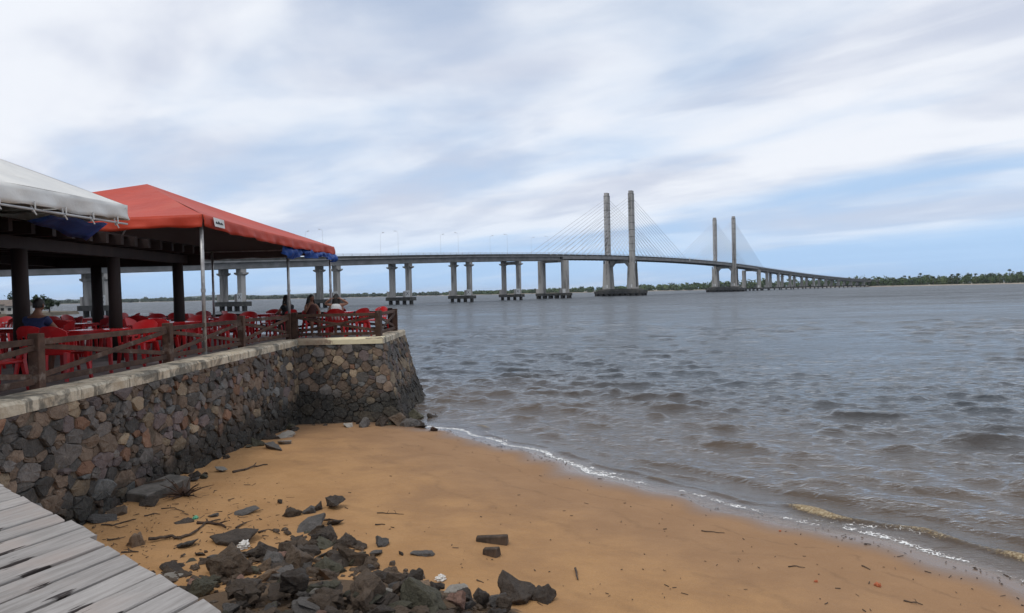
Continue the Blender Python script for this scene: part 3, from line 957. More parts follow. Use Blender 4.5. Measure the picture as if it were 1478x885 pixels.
# ------------------------------------------------------------------ cable-stayed bridge
TH0 = math.atan2(.535, .845)
CURV, S_C = 0.0008, 280.0
_pz = np.polyfit([-420, -299, -248, -226, -204, -172, -124, -74, 0, 54, 112, 206, 290, 382, 470, 546, 620, 760],
                 [10.2, 13.3, 15.0, 16.0, 16.9, 18.2, 20.0, 21.4, 22.6, 23.1, 23.2, 22.5, 20.7, 17.9, 14.5, 11.6, 9.2, 6.2], 7)


def bline(s):
    """centre line: plan point, unit direction, unit normal towards the camera side"""
    if s <= S_C:
        p = Vector((62 + math.sin(TH0) * s, 432 + math.cos(TH0) * s, 0))
        th = TH0
    else:
        th = TH0 + CURV * (s - S_C)
        c0 = Vector((62 + math.sin(TH0) * S_C, 432 + math.cos(TH0) * S_C, 0))
        p = c0 + Vector(((math.cos(TH0) - math.cos(th)) / CURV, (math.sin(th) - math.sin(TH0)) / CURV, 0))
    return p, Vector((math.sin(th), math.cos(th), 0)), Vector((math.cos(th), -math.sin(th), 0))


def top_z(s):                            # top of the barrier
    return float(np.polyval(_pz, s))


bridge = empty('cable_stayed_bridge', (62, 432, 0), label='long grey concrete cable-stayed bridge crossing the river', cat='bridge')


def sweep(name, prof, s0, s1, m, ds=8.0, parent=None, only=None):
    """profile points (n, dz) swept along the bridge; dz counts from the barrier top"""
    n = max(1, int((s1 - s0) / ds))
    b = MB()
    k = len(prof)
    for i in range(n + 1):
        s = s0 + (s1 - s0) * i / n
        p, d, nn = bline(s)
        z = top_z(s)
        for (a, dz) in prof:
            q = p + nn * a
            b.v.append((q.x, q.y, z + dz))
    for i in range(n):
        for j in range(k):
            j2 = (j + 1) % k
            b.f.append((i * k + j, i * k + j2, (i + 1) * k + j2, (i + 1) * k + j))
    b.f += [tuple(reversed(range(k))), tuple(n * k + j for j in range(k))]
    return b.build(name, m, parent or bridge)


def rect(a0, a1, z0, z1):
    return [(a0, z0), (a1, z0), (a1, z1), (a0, z1)]


SA, SB, SE = -420.0, -80.0, 740.0
slab = sweep('deck_slab', rect(-6.2, 6.2, -1.25, -0.85), SA, SE, MAT['deck_conc'])
sweep('road_surface', rect(-5.7, 5.7, -0.846, -0.80), SA, SE, MAT['asphalt'], parent=slab)
for sgn in (-1, 1):
    a = sgn * 5.95
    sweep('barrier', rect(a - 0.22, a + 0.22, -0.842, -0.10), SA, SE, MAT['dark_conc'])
    # open steel hand rail with posts on the barrier
    rb = MB()
    s = SA
    while s < SE:
        p, d, nn = bline(s)
        z = top_z(s)
        q = p + nn * a
        rb.beam((q.x, q.y, z - 0.1), (q.x, q.y, z + 0.62), 0.10, 0.10)
        s += 4.0
    rl = rb.build('railing', MAT['rail_steel'], bridge)
    rl['kind'] = 'stuff'
    for dz in (0.25, 0.58):
        sweep('rail', rect(a - 0.06, a + 0.06, dz, dz + 0.08), SA, SE, MAT['rail_steel'], parent=rl)
for a in (-4.6, -1.55, 1.55, 4.6):       # approach girders
    sweep('girder', rect(a - 0.45, a + 0.45, -2.95, -1.255), SA, SB, MAT['deck_conc'])
    sweep('girder', rect(a - 0.45, a + 0.45, -2.95, -1.255), 280.0, SE, MAT['deck_conc'])
for a in (-5.7, 5.7):                    # edge beams of the stayed deck
    sweep('edge_beam', rect(a - 0.48, a + 0.48, -2.35, -1.255), SB + 1, 279.0, MAT['deck_conc'])
fb = MB().box(-5.2, 5.2, -0.28, 0.28, -1.35, 0)
fbm = fb.mesh('floor_beam', MAT['dark_conc'])
s = SB + 4
while s < 278:
    p, d, nn = bline(s)
    o = link('floor_beam', fbm, bridge)
    o.location = p + Vector((0, 0, top_z(s) - 1.26)) - org(bridge)
    o.rotation_euler = (0, 0, math.atan2(nn.y, nn.x))
    s += 5.0

xs_mesh = {}


def board_sign(parent, c, nn, d, wd, ht, z0, mark=True):
    """white navigation board on the water face of a column, with a thin black cross"""
    f = c + nn * 0.03
    sg = MB().obox(f, d, nn, wd / 2, 0.03, z0, z0 + ht).build('sign_board', MAT['sign_white'], parent)
    return sg


def pier(s, half, cw, cl, kind):
    p, d, nn = bline(s)
    zt = top_z(s) - 2.96
    L = half + (1.9 if kind == 'cap' else 2.8)
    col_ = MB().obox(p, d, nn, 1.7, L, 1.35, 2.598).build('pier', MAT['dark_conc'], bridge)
    for sg in (-1, 1):
        c = p + nn * half * sg
        MB().obox(c, d, nn, cl / 2, cw / 2, 2.6, zt - (1.2 if kind == 'cap' else 0.0)).build('column', MAT['concrete'], col_)
    for sg in (-1, 1):
        c = p + nn * half * sg
        if kind == 'cap':
            cb = MB()
            cb.obox(c, d, nn, cl / 2 + .05, cw / 2 + .05, zt - 1.9, zt - 1.45, 1.0, 1.85)
            cb.obox(c, d, nn, 1.0, 1.85, zt - 1.449, zt - 1.05)
            cb.obox(c, d, nn, 0.95, 1.0, zt - 1.049, zt - 0.002)
            cb.build('capital', MAT['concrete'], col_)
        c2 = c - nn * (cw / 2 + 0.62)
        if kind != 'tower':
            MB().obox(c2, d, nn, cl / 2 + 0.1, 0.6, 2.601, 4.7).build('plinth_block', MAT['concrete'], col_)
    return p, d, nn, col_, L


def piles(p, d, nn, par, L, cols, rows, z=1.348):
    for i in range(cols):
        a = -L + 0.9 + (2 * L - 1.8) * i / (cols - 1)
        for j in range(rows):
            bb = 0 if rows == 1 else -1.1 + 2.2 * j / (rows - 1)
            c = p + nn * a + d * bb
            MB().obox(c, d, nn, 0.5, 0.5, -1.4, z).build('pile', MAT['pile'], par)


for i, s in enumerate((-337, -299, -261, -225, -190, -153, -116)):
    p, d, nn, po, L = pier(s, 3.8, 1.7, 1.5, 'cap')
    piles(p, d, nn, po, L, 4, 1)
    if s == -116:
        zt = top_z(s) - 2.96
        MB().obox(p, d, nn, 0.85, 2.7, zt - 1.6, zt - 0.3).build('cross_beam', MAT['concrete'], po)
    # white board with a cross on the face of the right-hand column that looks at the camera
    c = p + nn * (3.8) - d * (1.5 / 2 + 0.06)
    sg = MB().obox(c, nn, d, 1.05, 0.04, 2.62, 5.0).build('sign_board', MAT['sign_white'], po)
    q0, q1 = c - d * 0.06 - nn * 0.55, c - d * 0.06 + nn * 0.55
    cr = MB()
    cr.beam((q0.x, q0.y, 3.3), (q1.x, q1.y, 4.5), 0.02, 0.14)
    cr.beam((q0.x - d.x * .02, q0.y - d.y * .02, 4.5), (q1.x - d.x * .02, q1.y - d.y * .02, 3.3), 0.02, 0.14)
    cr.build('cross_mark', MAT['sign_black'], po)
for s in (-78, 278):                     # big side-span piers
    p, d, nn, po, L = pier(s, 6.4, 2.9, 2.6, 'big')
    piles(p, d, nn, po, L, 6, 2)
    zt = top_z(s) - 2.96
    MB().obox(p, d, nn, 1.2, 5.0, zt - 0.9, zt + 0.55).build('cross_beam', MAT['concrete'], po)
    c = p + nn * 6.4 - d * 1.36
    MB().obox(c, nn, d, 0.8, 0.04, 2.62, 4.6).build('sign_board', MAT['sign_white'], po)
for s in (315, 352, 389, 426, 463, 500, 537, 574, 611, 648, 685):
    p, d, nn, po, L = pier(s, 3.8, 2.3, 1.9, 'cap')
    piles(p, d, nn, po, L, 3, 1)

TOWER_TOP = 59.0
anch = [55.5 - 1.75 * i for i in range(14)]
for s in (0, 200):
    p, d, nn = bline(s)
    zt = top_z(s)
    b = MB()
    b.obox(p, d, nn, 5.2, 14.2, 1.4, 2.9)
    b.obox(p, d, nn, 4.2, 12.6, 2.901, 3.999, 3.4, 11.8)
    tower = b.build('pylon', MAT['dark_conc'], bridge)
    for sg in (-1, 1):
        tw = MB()
        c = p + nn * 7.5 * sg
        tw.obox(c, d, nn, 1.75, 1.15, zt - 4.2, TOWER_TOP - 1.5)
        tw.obox(c, d, nn, 1.55, 0.95, TOWER_TOP - 1.499, TOWER_TOP)
        tw.obox(c, d, nn, 3.0, 2.4, 4.0, zt - 4.201, 2.3, 1.9)
        tw.build('pylon_leg', MAT['concrete'], tower)
    for sg in (-1, 1):                   # pilaster strips and lift joints on the shafts
        c = p + nn * 7.5 * sg
        for z in range(int(zt) + 3, 58, 4):
            MB().obox(c, d, nn, 1.79, 1.19, z, z + 0.22).build('lift_joint', MAT['dark_conc'], tower)
        MB().obox(c + nn * 2.52 * sg, d, nn, 0.75, 0.14, 5.0, zt - 2.4).build('drain_duct', MAT['dark_conc'], tower)
    b = MB()                             # portal beam with haunches
    z1 = zt - 1.9
    b.obox(p, d, nn, 1.6, 5.6, z1 - 2.3, z1)
    for sg in (-1, 1):
        q = [p + nn * sg * a for a in (5.6, 3.4)]
        b.add([q[0] - d * 1.6 + Vector((0, 0, z1 - 4.8)), q[0] - d * 1.6 + Vector((0, 0, z1 - 2.305)), q[1] - d * 1.6 + Vector((0, 0, z1 - 2.305)),
               q[0] + d * 1.6 + Vector((0, 0, z1 - 4.8)), q[0] + d * 1.6 + Vector((0, 0, z1 - 2.305)), q[1] + d * 1.6 + Vector((0, 0, z1 - 2.305))],
              [(0, 1, 2), (5, 4, 3), (0, 2, 5, 3), (1, 0, 3, 4), (2, 1, 4, 5)])
    b.build('portal_beam', MAT['concrete'], tower)
    for i in range(9):
        a = -13.2 + 26.4 * i / 8
        for bb in (-4.2, 0, 4.2):
            c = p + nn * a + d * bb
            MB().obox(c, d, nn, 0.75, 0.75, -1.4, 1.398).build('pile', MAT['pile'], tower)
    for sg in (-1, 1):
        c = p + nn * 7.5 * sg - d * 3.06
        MB().obox(c + nn * 0.6, nn, d, 0.45, 0.05, 4.6, 6.4).build('sign_board', MAT['sign_white'], tower)
        MB().obox(c - nn * 0.6, nn, d, 0.35, 0.05, 4.6, 6.2).build('sign_board', MAT['rail_steel'], tower)
    # stay cables
    for sg in (-1, 1):
        for dr in (-1, 1):
            for i in range(14):
                sd = s + dr * (12 + 6.2 * (13 - i))
                q, d2, n2 = bline(sd)
                q = q + n2 * 6.6 * sg
                t_ = p + nn * 7.2 * sg + d * 1.75 * dr
                MB().tube([(t_.x, t_.y, anch[i]), (q.x, q.y, top_z(sd) - 0.6)], 0.085 if s == 0 else 0.11, 5, False).build('stay_cable', MAT['cable'], bridge)
for sd_ in (100.0,):
    p, d, nn = bline(sd_)
    q = p + nn * 6.1
    MB().obox(q, d, nn, 0.6, 0.15, top_z(sd_) - 1.3, top_z(sd_) + 0.7).build('joint_post', MAT['sign_white'], bridge)

# lamps on the bridge
lm = MB().tube([(0, 0, 0), (0, 0, 4.5), (0, 0, 8.6)], [0.04, 0.032, 0.025], 6).mesh('lamp_pole', MAT['rail_steel'])
am = MB().tube([(0, 0, 8.5), (0.25, 0, 8.9), (1.2, 0, 9.1)], 0.035, 5).mesh('lamp_arm', MAT['rail_steel'])
hm = MB().hexa([(1.0, -.16, 9.0), (1.8, -.12, 9.12), (1.8, .12, 9.12), (1.0, .16, 9.0)], [(1.0, -.14, 9.2), (1.75, -.1, 9.24), (1.75, .1, 9.24), (1.0, .14, 9.2)]).mesh('lamp_head', MAT['rail_steel'])
ORD = ['first', 'second', 'third', 'fourth', 'fifth', 'sixth', 'seventh', 'eighth', 'ninth']
for i, s in enumerate((-232, -197, -162, -127, -92, -57)):
    for sg in (-1, 1):
        s2 = s + (3 if sg < 0 else 0)
        p, d, nn = bline(s2)
        q = p + nn * 5.4 * sg
        o = empty('street_lamp', (q.x, q.y, top_z(s2) - 0.80), math.atan2(-nn.y * sg, -nn.x * sg),
                  '%s-side street lamp on the bridge deck, %s from the red tent' % ('near' if sg > 0 else 'far', ORD[i]), 'street lamp', 'street lamps on the bridge')
        link('lamp_pole', lm, o)
        link('lamp_arm', am, o)
        link('lamp_head', hm, o)

# ------------------------------------------------------------------ far shores
MAT['leaf'] = pbr('mangrove_leaves', (0.062, 0.100, 0.030), (0.042, 0.070, 0.024), 0.08, 0.7, c=(0.085, 0.115, 0.038), cscale=0.05, world=True)
MAT['leaf_dark'] = pbr('dark_leaves', (0.028, 0.045, 0.020), (0.040, 0.060, 0.026), 0.1, 0.7, world=True)
MAT['bark'] = pbr('palm_bark', (0.10, 0.085, 0.07), (0.07, 0.06, 0.05), 2, 0.9)
MAT['bank'] = pbr('sand_bank', (0.34, 0.30, 0.24), (0.27, 0.235, 0.19), 0.05, 0.9, world=True)
MAT['hill'] = pbr('far_hill', (0.040, 0.060, 0.035), (0.055, 0.072, 0.04), 0.002, 0.9, world=True)


def leaf_mass(name, line, hts, width, spacing, tri, label, seed, m=None, rows=3):
    """a far wood: crowns made of leaf clumps scattered through their volume"""
    g = np.random.default_rng(seed)
    V = []
    for (a, b), (h0, h1) in zip(zip(line[:-1], line[1:]), zip(hts[:-1], hts[1:])):
        a, b = np.array(a, float), np.array(b, float)
        L = np.linalg.norm(b - a)
        nrm = np.array([-(b - a)[1], (b - a)[0]]) / L
        if nrm[1] < 0: nrm = -nrm
        for r_ in range(rows):
            for i in range(max(1, int(L / spacing))):
                q = (i + g.uniform(0, 1)) / (L / spacing)
                c = a + (b - a) * q + nrm * (width * (r_ + g.uniform(0, 1)) / rows)
                h_ = (h0 + (h1 - h0) * q) * g.uniform(0.6, 1.05) * (0.72 + 0.28 * (r_ + 1) / rows)
                rad = spacing * g.uniform(0.5, 0.95)
                n = tri
                u = g.normal(size=(n, 3))
                u /= np.linalg.norm(u, axis=1)[:, None]
                rr_ = g.uniform(0.55, 1.0, n) ** 0.5
                P_ = np.stack([c[0] + u[:, 0] * rad * rr_, c[1] + u[:, 1] * rad * rr_, h_ * 0.52 + u[:, 2] * h_ * 0.48 * rr_], -1)
                sz_ = spacing * g.uniform(0.16, 0.42, n)
                t1 = g.normal(size=(n, 3))
                t1 /= np.linalg.norm(t1, axis=1)[:, None]
                t2 = np.cross(t1, u)
                t1, t2 = t1 * sz_[:, None], t2 * sz_[:, None] * 0.8
                V.append(np.stack([P_ - t1, P_ + t1 * 0.6 + t2, P_ + t1 * 0.4 - t2], 1).reshape(-1, 3))
    V = np.concatenate(V)
    me = np_mesh(name, V, np.arange(len(V)).reshape(-1, 3), m or MAT['leaf'], False)
    return tag(link(name, me), label, 'trees', None, 'stuff')


def land(name, line, depth, z, m, label):
    b = MB()
    n = len(line)
    b.v = [(x, y, -0.6) for x, y in line] + [(x, y + depth * 0.03, z) for x, y in line] + [(x * (1 + depth / y), y + depth, z + 1) for x, y in line]
    for i in range(n - 1):
        b.f += [(i, i + 1, n + i + 1, n + i), (n + i, n + i + 1, 2 * n + i + 1, 2 * n + i)]
    return tag(b.build(name, m), label, None, None, 'structure')


RB = [(432, 930), (446, 880), (478, 840), (522, 805), (585, 775), (700, 740), (860, 715)]
land('right_bank', RB, 500, 1.0, MAT['bank'], 'pale sandy bank of the far right shore')
leaf_mass('mangrove_wood', [(x, y + 22) for x, y in RB], [11, 12.5, 13.8, 14.2, 15, 16, 17], 60, 4.4, 100, 'green mangrove wood along the right-hand far shore', 31)
CBK = [(-140, 1500), (20, 1420), (120, 1330), (220, 1250), (330, 1180), (420, 1140), (560, 1090)]
land('middle_bank', CBK, 600, 0.8, MAT['bank'], 'low bank behind the bridge')
leaf_mass('far_wood', [(x, y + 14) for x, y in CBK], [8, 10, 12, 14, 16, 17, 17], 70, 9.0, 42, 'dark green wood on the low shore behind the bridge towers', 32)
LBK = [(-1900, 2050), (-1300, 2000), (-800, 1950), (-450, 1900), (-150, 1800), (40, 1600)]
land('left_bank', LBK, 600, 0.8, MAT['bank'], 'low bank of the distant left shore')
leaf_mass('distant_wood', [(x, y + 14) for x, y in LBK], [13, 13, 12, 11, 10, 10], 80, 14.0, 30, 'thin dark line of woods on the distant left shore', 33, MAT['leaf_dark'])
# far hills
b = MB()
hx = np.linspace(-6500, 1200, 90)
hz = 6 + 46 * np.exp(-((hx + 2500) / 900) ** 2) * (0.8 + 0.2 * np.sin(hx / 170)) + 30 * np.exp(-((hx + 4300) / 500) ** 2) + 52 * np.exp(-((hx + 5700) / 420) ** 2) + 6 * np.sin(hx / 310) + 5
for i, x in enumerate(hx):
    b.v += [(x, 7300, -1.2), (x, 7500, hz[i]), (x, 8000, hz[i] * 0.7), (x, 8600, -1.2)]
for i in range(len(hx) - 1):
    for j in range(3):
        b.f.append((i * 4 + j, i * 4 + 4 + j, i * 4 + 5 + j, i * 4 + 1 + j))
tag(b.build('hills', MAT['hill'], smooth=True), 'low blue hills on the far left horizon', None, None, 'structure')


def palm(name, x, y, z, ht, label, seed, group):
    g = random.Random(seed)
    o = empty(name, (x, y, z), g.uniform(0, 6), label, 'palm tree', group)
    lean = g.uniform(-0.8, 0.8)
    pts = [(lean * (q ** 2), 0, ht * q) for q in (0, .25, .5, .75, 1)]
    MB().tube(pts, [0.30, 0.22, 0.19, 0.17, 0.15], 6).build('trunk', MAT['bark'], o, world=False)
    cr = MB()
    for k in range(16):
        a = 2 * math.pi * k / 16 + g.uniform(-.2, .2)
        el = g.uniform(-0.35, 1.0)
        L = g.uniform(1.7, 2.4)
        prev = None
        for i in range(6):
            q = i / 5
            r_ = L * q * math.cos(el * (1 - 0.3 * q))
            zz_ = ht + L * q * math.sin(el) - 1.5 * q * q * L * 0.45
            wd = 0.75 * math.sin(math.pi * (0.15 + 0.8 * q)) + 0.05
            c = Vector((lean + math.cos(a) * r_, math.sin(a) * r_, zz_))
            sd = Vector((-math.sin(a), math.cos(a), 0)) * wd
            cur = [c + sd + Vector((0, 0, -wd * 0.5)), c, c - sd + Vector((0, 0, -wd * 0.5))]
            if prev:
                cr.add(prev + cur, [(0, 1, 4, 3), (1, 2, 5, 4)])
            prev = cur
    cr.build('crown', MAT['leaf_dark'], o, world=False)
    return o


pal = [(1254, 402, 880), (1268, 400, 850), (1289, 402, 850), (1306, 398, 835), (1329, 394.5, 825), (1338, 397, 822), (1347, 399, 818), (1374, 396, 812),
       (1382, 395, 805), (1409, 395, 795), (1430, 395, 790), (1443, 396, 785), (1458, 389, 780), (1469, 393, 778)]
for i, (px, py, dist) in enumerate(pal):
    d = ray(px, py)
    k = dist / d[1]
    lab = {0: 'small palm beside the far end of the bridge', 1: 'palm just right of the far end of the bridge', 12: 'tallest palm standing above the mangroves at the far right'}.get(i, '%s palm from the right rising above the mangroves' % (ORD + ['tenth', 'eleventh', 'twelfth', 'thirteenth', 'fourteenth'])[13 - i])
    top = EYE + d[2] * k
    palm('palm_tree', d[0] * k, dist, 0.9, top - 1.0, lab, 50 + i, 'palms above the right-hand wood')

# small riverside village at far left
MAT['house_wall'] = pbr('whitewash', (0.5, 0.48, 0.44), (0.4, 0.38, 0.35), 1, 0.85)
MAT['house_roof'] = pbr('old_roof_tiles', (0.20, 0.16, 0.135), (0.15, 0.125, 0.11), 2, 0.9)
MAT['dark_open'] = pbr('dark_opening', (0.02, 0.02, 0.022), None, rough=0.4)
MAT['village_bank'] = pbr('earth_bank', (0.15, 0.12, 0.085), (0.10, 0.085, 0.06), 0.4, 0.95, world=True)
b = MB()
vb = [(-300, 196), (-180, 190), (-142, 187), (-128, 190), (-122, 200), (-130, 230), (-160, 260), (-300, 280)]
b.v = [(x, y, -1) for x, y in vb] + [(-180 + (x + 180) * .97, 225 + (y - 225) * .95, 0.9) for x, y in vb]
n = len(vb)
b.f = [(i, (i + 1) % n, n + (i + 1) % n, n + i) for i in range(n)] + [tuple(range(n, 2 * n))]
tag(b.build('village_bank', MAT['village_bank']), 'low earth bank under the riverside houses at far left', None, None, 'structure')
for i, (x, y, w_, h_, lab) in enumerate(((-126.5, 195, 4.5, 2.2, 'pale riverside house behind the thick dark post at far left'), (-131, 199, 5.0, 2.6, 'small whitewashed house at the left edge of the photograph'), (-136, 193, 5.5, 2.3, 'low house cut by the left edge, nearest the water'))):
    o = empty('riverside_house', (x, y, 0.85), 0.15, lab, 'house', 'riverside houses')
    MB().box(-w_ / 2, w_ / 2, -2, 2, 0, h_).build('wall', MAT['house_wall'], o, world=False)
    r = MB()
    r.add([(-w_ / 2 - .3, -2.4, h_ - 0.1), (w_ / 2 + .3, -2.4, h_ - 0.1), (w_ / 2 + .3, 0, h_ + 1.1), (-w_ / 2 - .3, 0, h_ + 1.1), (-w_ / 2 - .3, 2.4, h_ - 0.1), (w_ / 2 + .3, 2.4, h_ - 0.1)],
          [(0, 1, 2, 3), (3, 2, 5, 4), (0, 3, 4), (1, 5, 2), (0, 4, 5, 1)])
    r.build('roof', MAT['house_roof'], o, world=False)
    MB().box(-0.45, 0.45, -2.03, -1.98, 0.0, 1.7).build('door', MAT['dark_open'], o, world=False)
    for sx in (-1, 1):
        MB().box(sx * 1.4 - .4, sx * 1.4 + .4, -2.03, -1.98, 0.9, 1.6).build('window', MAT['dark_open'], o, world=False)
pierx = empty('plank_jetty', (-130, 180, 0), 0, 'dark jetty on stilts before the riverside houses at far left', 'jetty')
MB().box(-22, 7.5, -2, 2, 1.1, 1.6).build('deck', MAT['dark_wood'], pierx, world=False)
for i in range(8):
    MB().box(-21 + i * 4 - .2, -21 + i * 4 + .2, -1.8, -1.4, -1.2, 1.099).build('stilt', MAT['dark_wood'], pierx, world=False)


def leaf_tree(x, y, z, ht, rad, label, seed, group):
    g = np.random.default_rng(seed)
    o = empty('leafy_tree', (x, y, z), 0, label, 'tree', group)
    t_ = MB().tube([(0, 0, 0), (0.1, 0, ht * .35), (0, 0.1, ht * .6)], [0.22, 0.16, 0.1], 6)
    for k in range(4):
        a = k * 1.6
        t_.tube([(0.05, 0, ht * .4), (math.cos(a) * rad * .6, math.sin(a) * rad * .6, ht * .72)], [0.09, 0.04], 5)
    t_.build('trunk', MAT['bark'], o, world=False)
    n = 1100
    cl_ = g.normal(size=(16, 3)) * [rad * .45, rad * .45, ht * .15] + [0, 0, ht * .68]
    c = cl_[g.integers(0, 16, n)] + g.normal(size=(n, 3)) * rad * .17
    t1, t2 = g.normal(size=(n, 3)) * .16, g.normal(size=(n, 3)) * .16
    V = np.stack([c - t1, c + t1 + t2, c + t1 - t2], 1).reshape(-1, 3)
    link('crown', np_mesh('crown', V, np.arange(len(V)).reshape(-1, 3), MAT['leaf_dark'], False), o)


for i, (x, y, ht, rad, lab) in enumerate(((-125.5, 206, 3.9, 1.7, 'leafy tree behind the riverside houses, next to the dark post'), (-130.5, 208, 4.2, 1.8, 'middle tree behind the riverside houses at far left'), (-135, 207, 5.4, 2.1, 'tallest tree behind the riverside houses at far left'), (-141, 205, 4.8, 2.2, 'tree cut by the left edge behind the riverside houses'))):
    leaf_tree(x, y, 0.85, ht, rad, lab, 80 + i, 'trees behind the riverside houses')

# ------------------------------------------------------------------ terrace railings
def railing(pts, label, m=None, h_=0.74, xb=True, mid=False):
    m = m or MAT['rail_wood']
    g = random.Random(int(abs(pts[0][0] * 100 + pts[-1][1] * 10)))
    p0 = Vector((*pts[0], FZ))
    o = empty('wooden_railing', p0, 0, label, 'railing')
    for (x, y) in pts:
        MB().box(x - .075, x + .075, y - .075, y + .075, FZ - 0.002, FZ + h_ + g.uniform(0, .05)).build('post', m, o, bevel=0.008)
    for (a, b_) in zip(pts[:-1], pts[1:]):
        A, B = Vector((*a, 0)), Vector((*b_, 0))
        d = (B - A).normalized()
        nn = Vector((d.y, -d.x, 0))
        A, B = A + d * 0.077, B - d * 0.077

        def bar(za, zb, off, nm, ht=0.085, th=0.045):
            j1, j2 = g.uniform(-.012, .012), g.uniform(-.012, .012)
            MB().beam(A + nn * off + Vector((0, 0, FZ + za + j1)), B + nn * off + Vector((0, 0, FZ + zb + j2)), th, ht).build(nm, m, o, bevel=0.005)
        bar(h_ - 0.08, h_ - 0.08, 0, 'top_rail')
        bar(0.13, 0.13, 0, 'bottom_rail')
        if xb:
            bar(0.20, h_ - 0.14, 0.012, 'brace', 0.075, 0.035)
            bar(h_ - 0.14, 0.20, -0.03, 'brace', 0.075, 0.035)
    return o


railing([(-6.50, 6.4), (-6.50, 10.35), (-6.50, 14.30), (-6.50, 18.2), (-6.32, 21.45)], 'weathered wooden railing with crossed braces along the long stone wall')
railing([(-6.16, 21.5), (-3.80, 21.5)], 'short wooden railing with one crossed bay above the cream coping')
railing([(-3.80, 21.67), (-3.80, 24.6)], 'wooden railing at the terrace corner nearest the open water')
railing([(-3.97, 24.7), (-7.4, 24.7), (-11.0, 24.7), (-14.6, 24.7), (-18.2, 24.7), (-21.8, 24.7)], 'dark wooden railing on the far river side of the terrace', MAT['dark_wood'])


# ------------------------------------------------------------------ tents
def tent(name, corners, apex, val, m, label, loc, sag=0.10, poles=(), seed=1, wr=0.02, lining=None):
    """corners in order; each roof panel and each valance is a part"""
    g = random.Random(seed)
    o = empty(name, loc, 0, label, 'tent')
    ap = Vector(apex)
    C_ = [Vector(c) for c in corners]
    for k in range(4):
        a, b_ = C_[k], C_[(k + 1) % 4]
        mb = MB()
        N = 14
        rows = []
        for i in range(N + 1):
            q = i / N                                  # 0 eave .. 1 apex
            row = []
            cnt = N - i
            for j in range(cnt + 1):
                e = 0.5 if cnt == 0 else j / cnt
                base = a.lerp(b_, e)
                hip = 2 * min(e, 1 - e)
                p = base.lerp(ap, q) if cnt else ap.copy()
                p = p + Vector((0, 0, -sag * math.sin(math.pi * q) * (0.25 + 0.75 * hip) - 0.05 * math.sin(math.pi * e) * (1 - q)))
                p.z += wr * 0.5 * math.sin(e * 9 + k) * math.sin(q * 7 + e * 3) * (1 - q)
                row.append(len(mb.v))
                mb.v.append(tuple(p))
            rows.append(row)
        for i in range(N):
            r0, r1 = rows[i], rows[i + 1]
            for j in range(len(r1)):
                mb.f.append((r0[j], r0[j + 1], r1[j]))
                if j + 1 < len(r1): mb.f.append((r0[j + 1], r1[j + 1], r1[j]))
        rp = mb.build('roof_panel', m, o, smooth=True)
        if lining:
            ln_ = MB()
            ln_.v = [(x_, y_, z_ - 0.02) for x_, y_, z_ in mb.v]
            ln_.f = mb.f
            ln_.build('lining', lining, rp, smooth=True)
        # valance
        mb = MB()
        L = (b_ - a).length
        n = int(L / 0.09)
        out = (b_ - a).cross(Vector((0, 0, 1))).normalized()
        if out.dot((a + b_) / 2 - Vector((ap.x, ap.y, a.z))) < 0: out = -out
        p1, p2, p3 = g.uniform(0, 6), g.uniform(0, 6), g.uniform(0, 6)
        for i in range(n + 1):
            e = i / n
            tp = a.lerp(b_, e) + Vector((0, 0, -0.05 * math.sin(math.pi * e)))
            for r_ in range(5):
                q = r_ / 4
                wv = wr * q * (math.sin(e * L * 5.1 + p1 + q * 2) + 0.7 * math.sin(e * L * 9.7 + p2 - 3 * q) + 0.9 * math.sin(e * L * 2.0 + p3))
                dz = -val * q + (0.012 * math.sin(e * L * 3.3 + p2) + 0.008 * math.sin(e * L * 8 + p1)) * q
                p = tp + out * (0.006 + 0.02 * q + wv) + Vector((0, 0, dz + 0.004))
                mb.v.append(tuple(p))
        for i in range(n):
            for r_ in range(4):
                mb.f.append((i * 5 + r_, (i + 1) * 5 + r_, (i + 1) * 5 + r_ + 1, i * 5 + r_ + 1))
        v_ = mb.build('valance', m, o, smooth=True)
        sd = v_.modifiers.new('thick', 'SOLIDIFY')
        sd.thickness = 0.006
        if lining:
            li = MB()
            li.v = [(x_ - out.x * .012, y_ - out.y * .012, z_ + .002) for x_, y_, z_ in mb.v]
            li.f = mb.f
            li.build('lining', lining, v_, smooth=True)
        # steel eave pipe under the cloth
        ins = -out * 0.06
        MB().tube([a + ins + Vector((0, 0, -0.06)), b_ + ins + Vector((0, 0, -0.09))], 0.025, 6).build('eave_pipe', MAT['galv'], o)
        MB().tube([a + ins + Vector((0, 0, -0.06)), ap + Vector((0, 0, -0.25))], 0.025, 6).build('hip_pipe', MAT['galv'], o)
    for (x, y, zt) in poles:
        pl = MB().tube([(x, y, FZ), (x, y, zt)], 0.04, 10).build('pole', MAT['galv'], o, smooth=True)
        MB().tube([(x, y, FZ - 0.001), (x, y, FZ + 0.03)], 0.09, 10).build('foot_plate', MAT['galv'], pl)
        MB().tube([(x, y, FZ + 1.35), (x, y, FZ + 1.42)], 0.05, 10).build('joint_collar', MAT['galv'], pl)
    return o


redt = tent('red_tent', [(-13.4, 15.9, 5.18), (-6.42, 15.9, 5.18), (-5.70, 24.5, 5.0), (-13.0, 24.6, 5.0)], (-9.6, 20.2, 6.50), 0.26, MAT['red_fabric'],
            'red canopy tent on steel poles over the terrace', (-9.6, 20.2, FZ), 0.10,
            [(-6.50, 16.02, 5.1), (-6.36, 21.68, 4.98), (-5.80, 24.35, 4.93), (-9.6, 25.0 - 0.55, 4.95)], 4, 0.028, MAT['lining'])
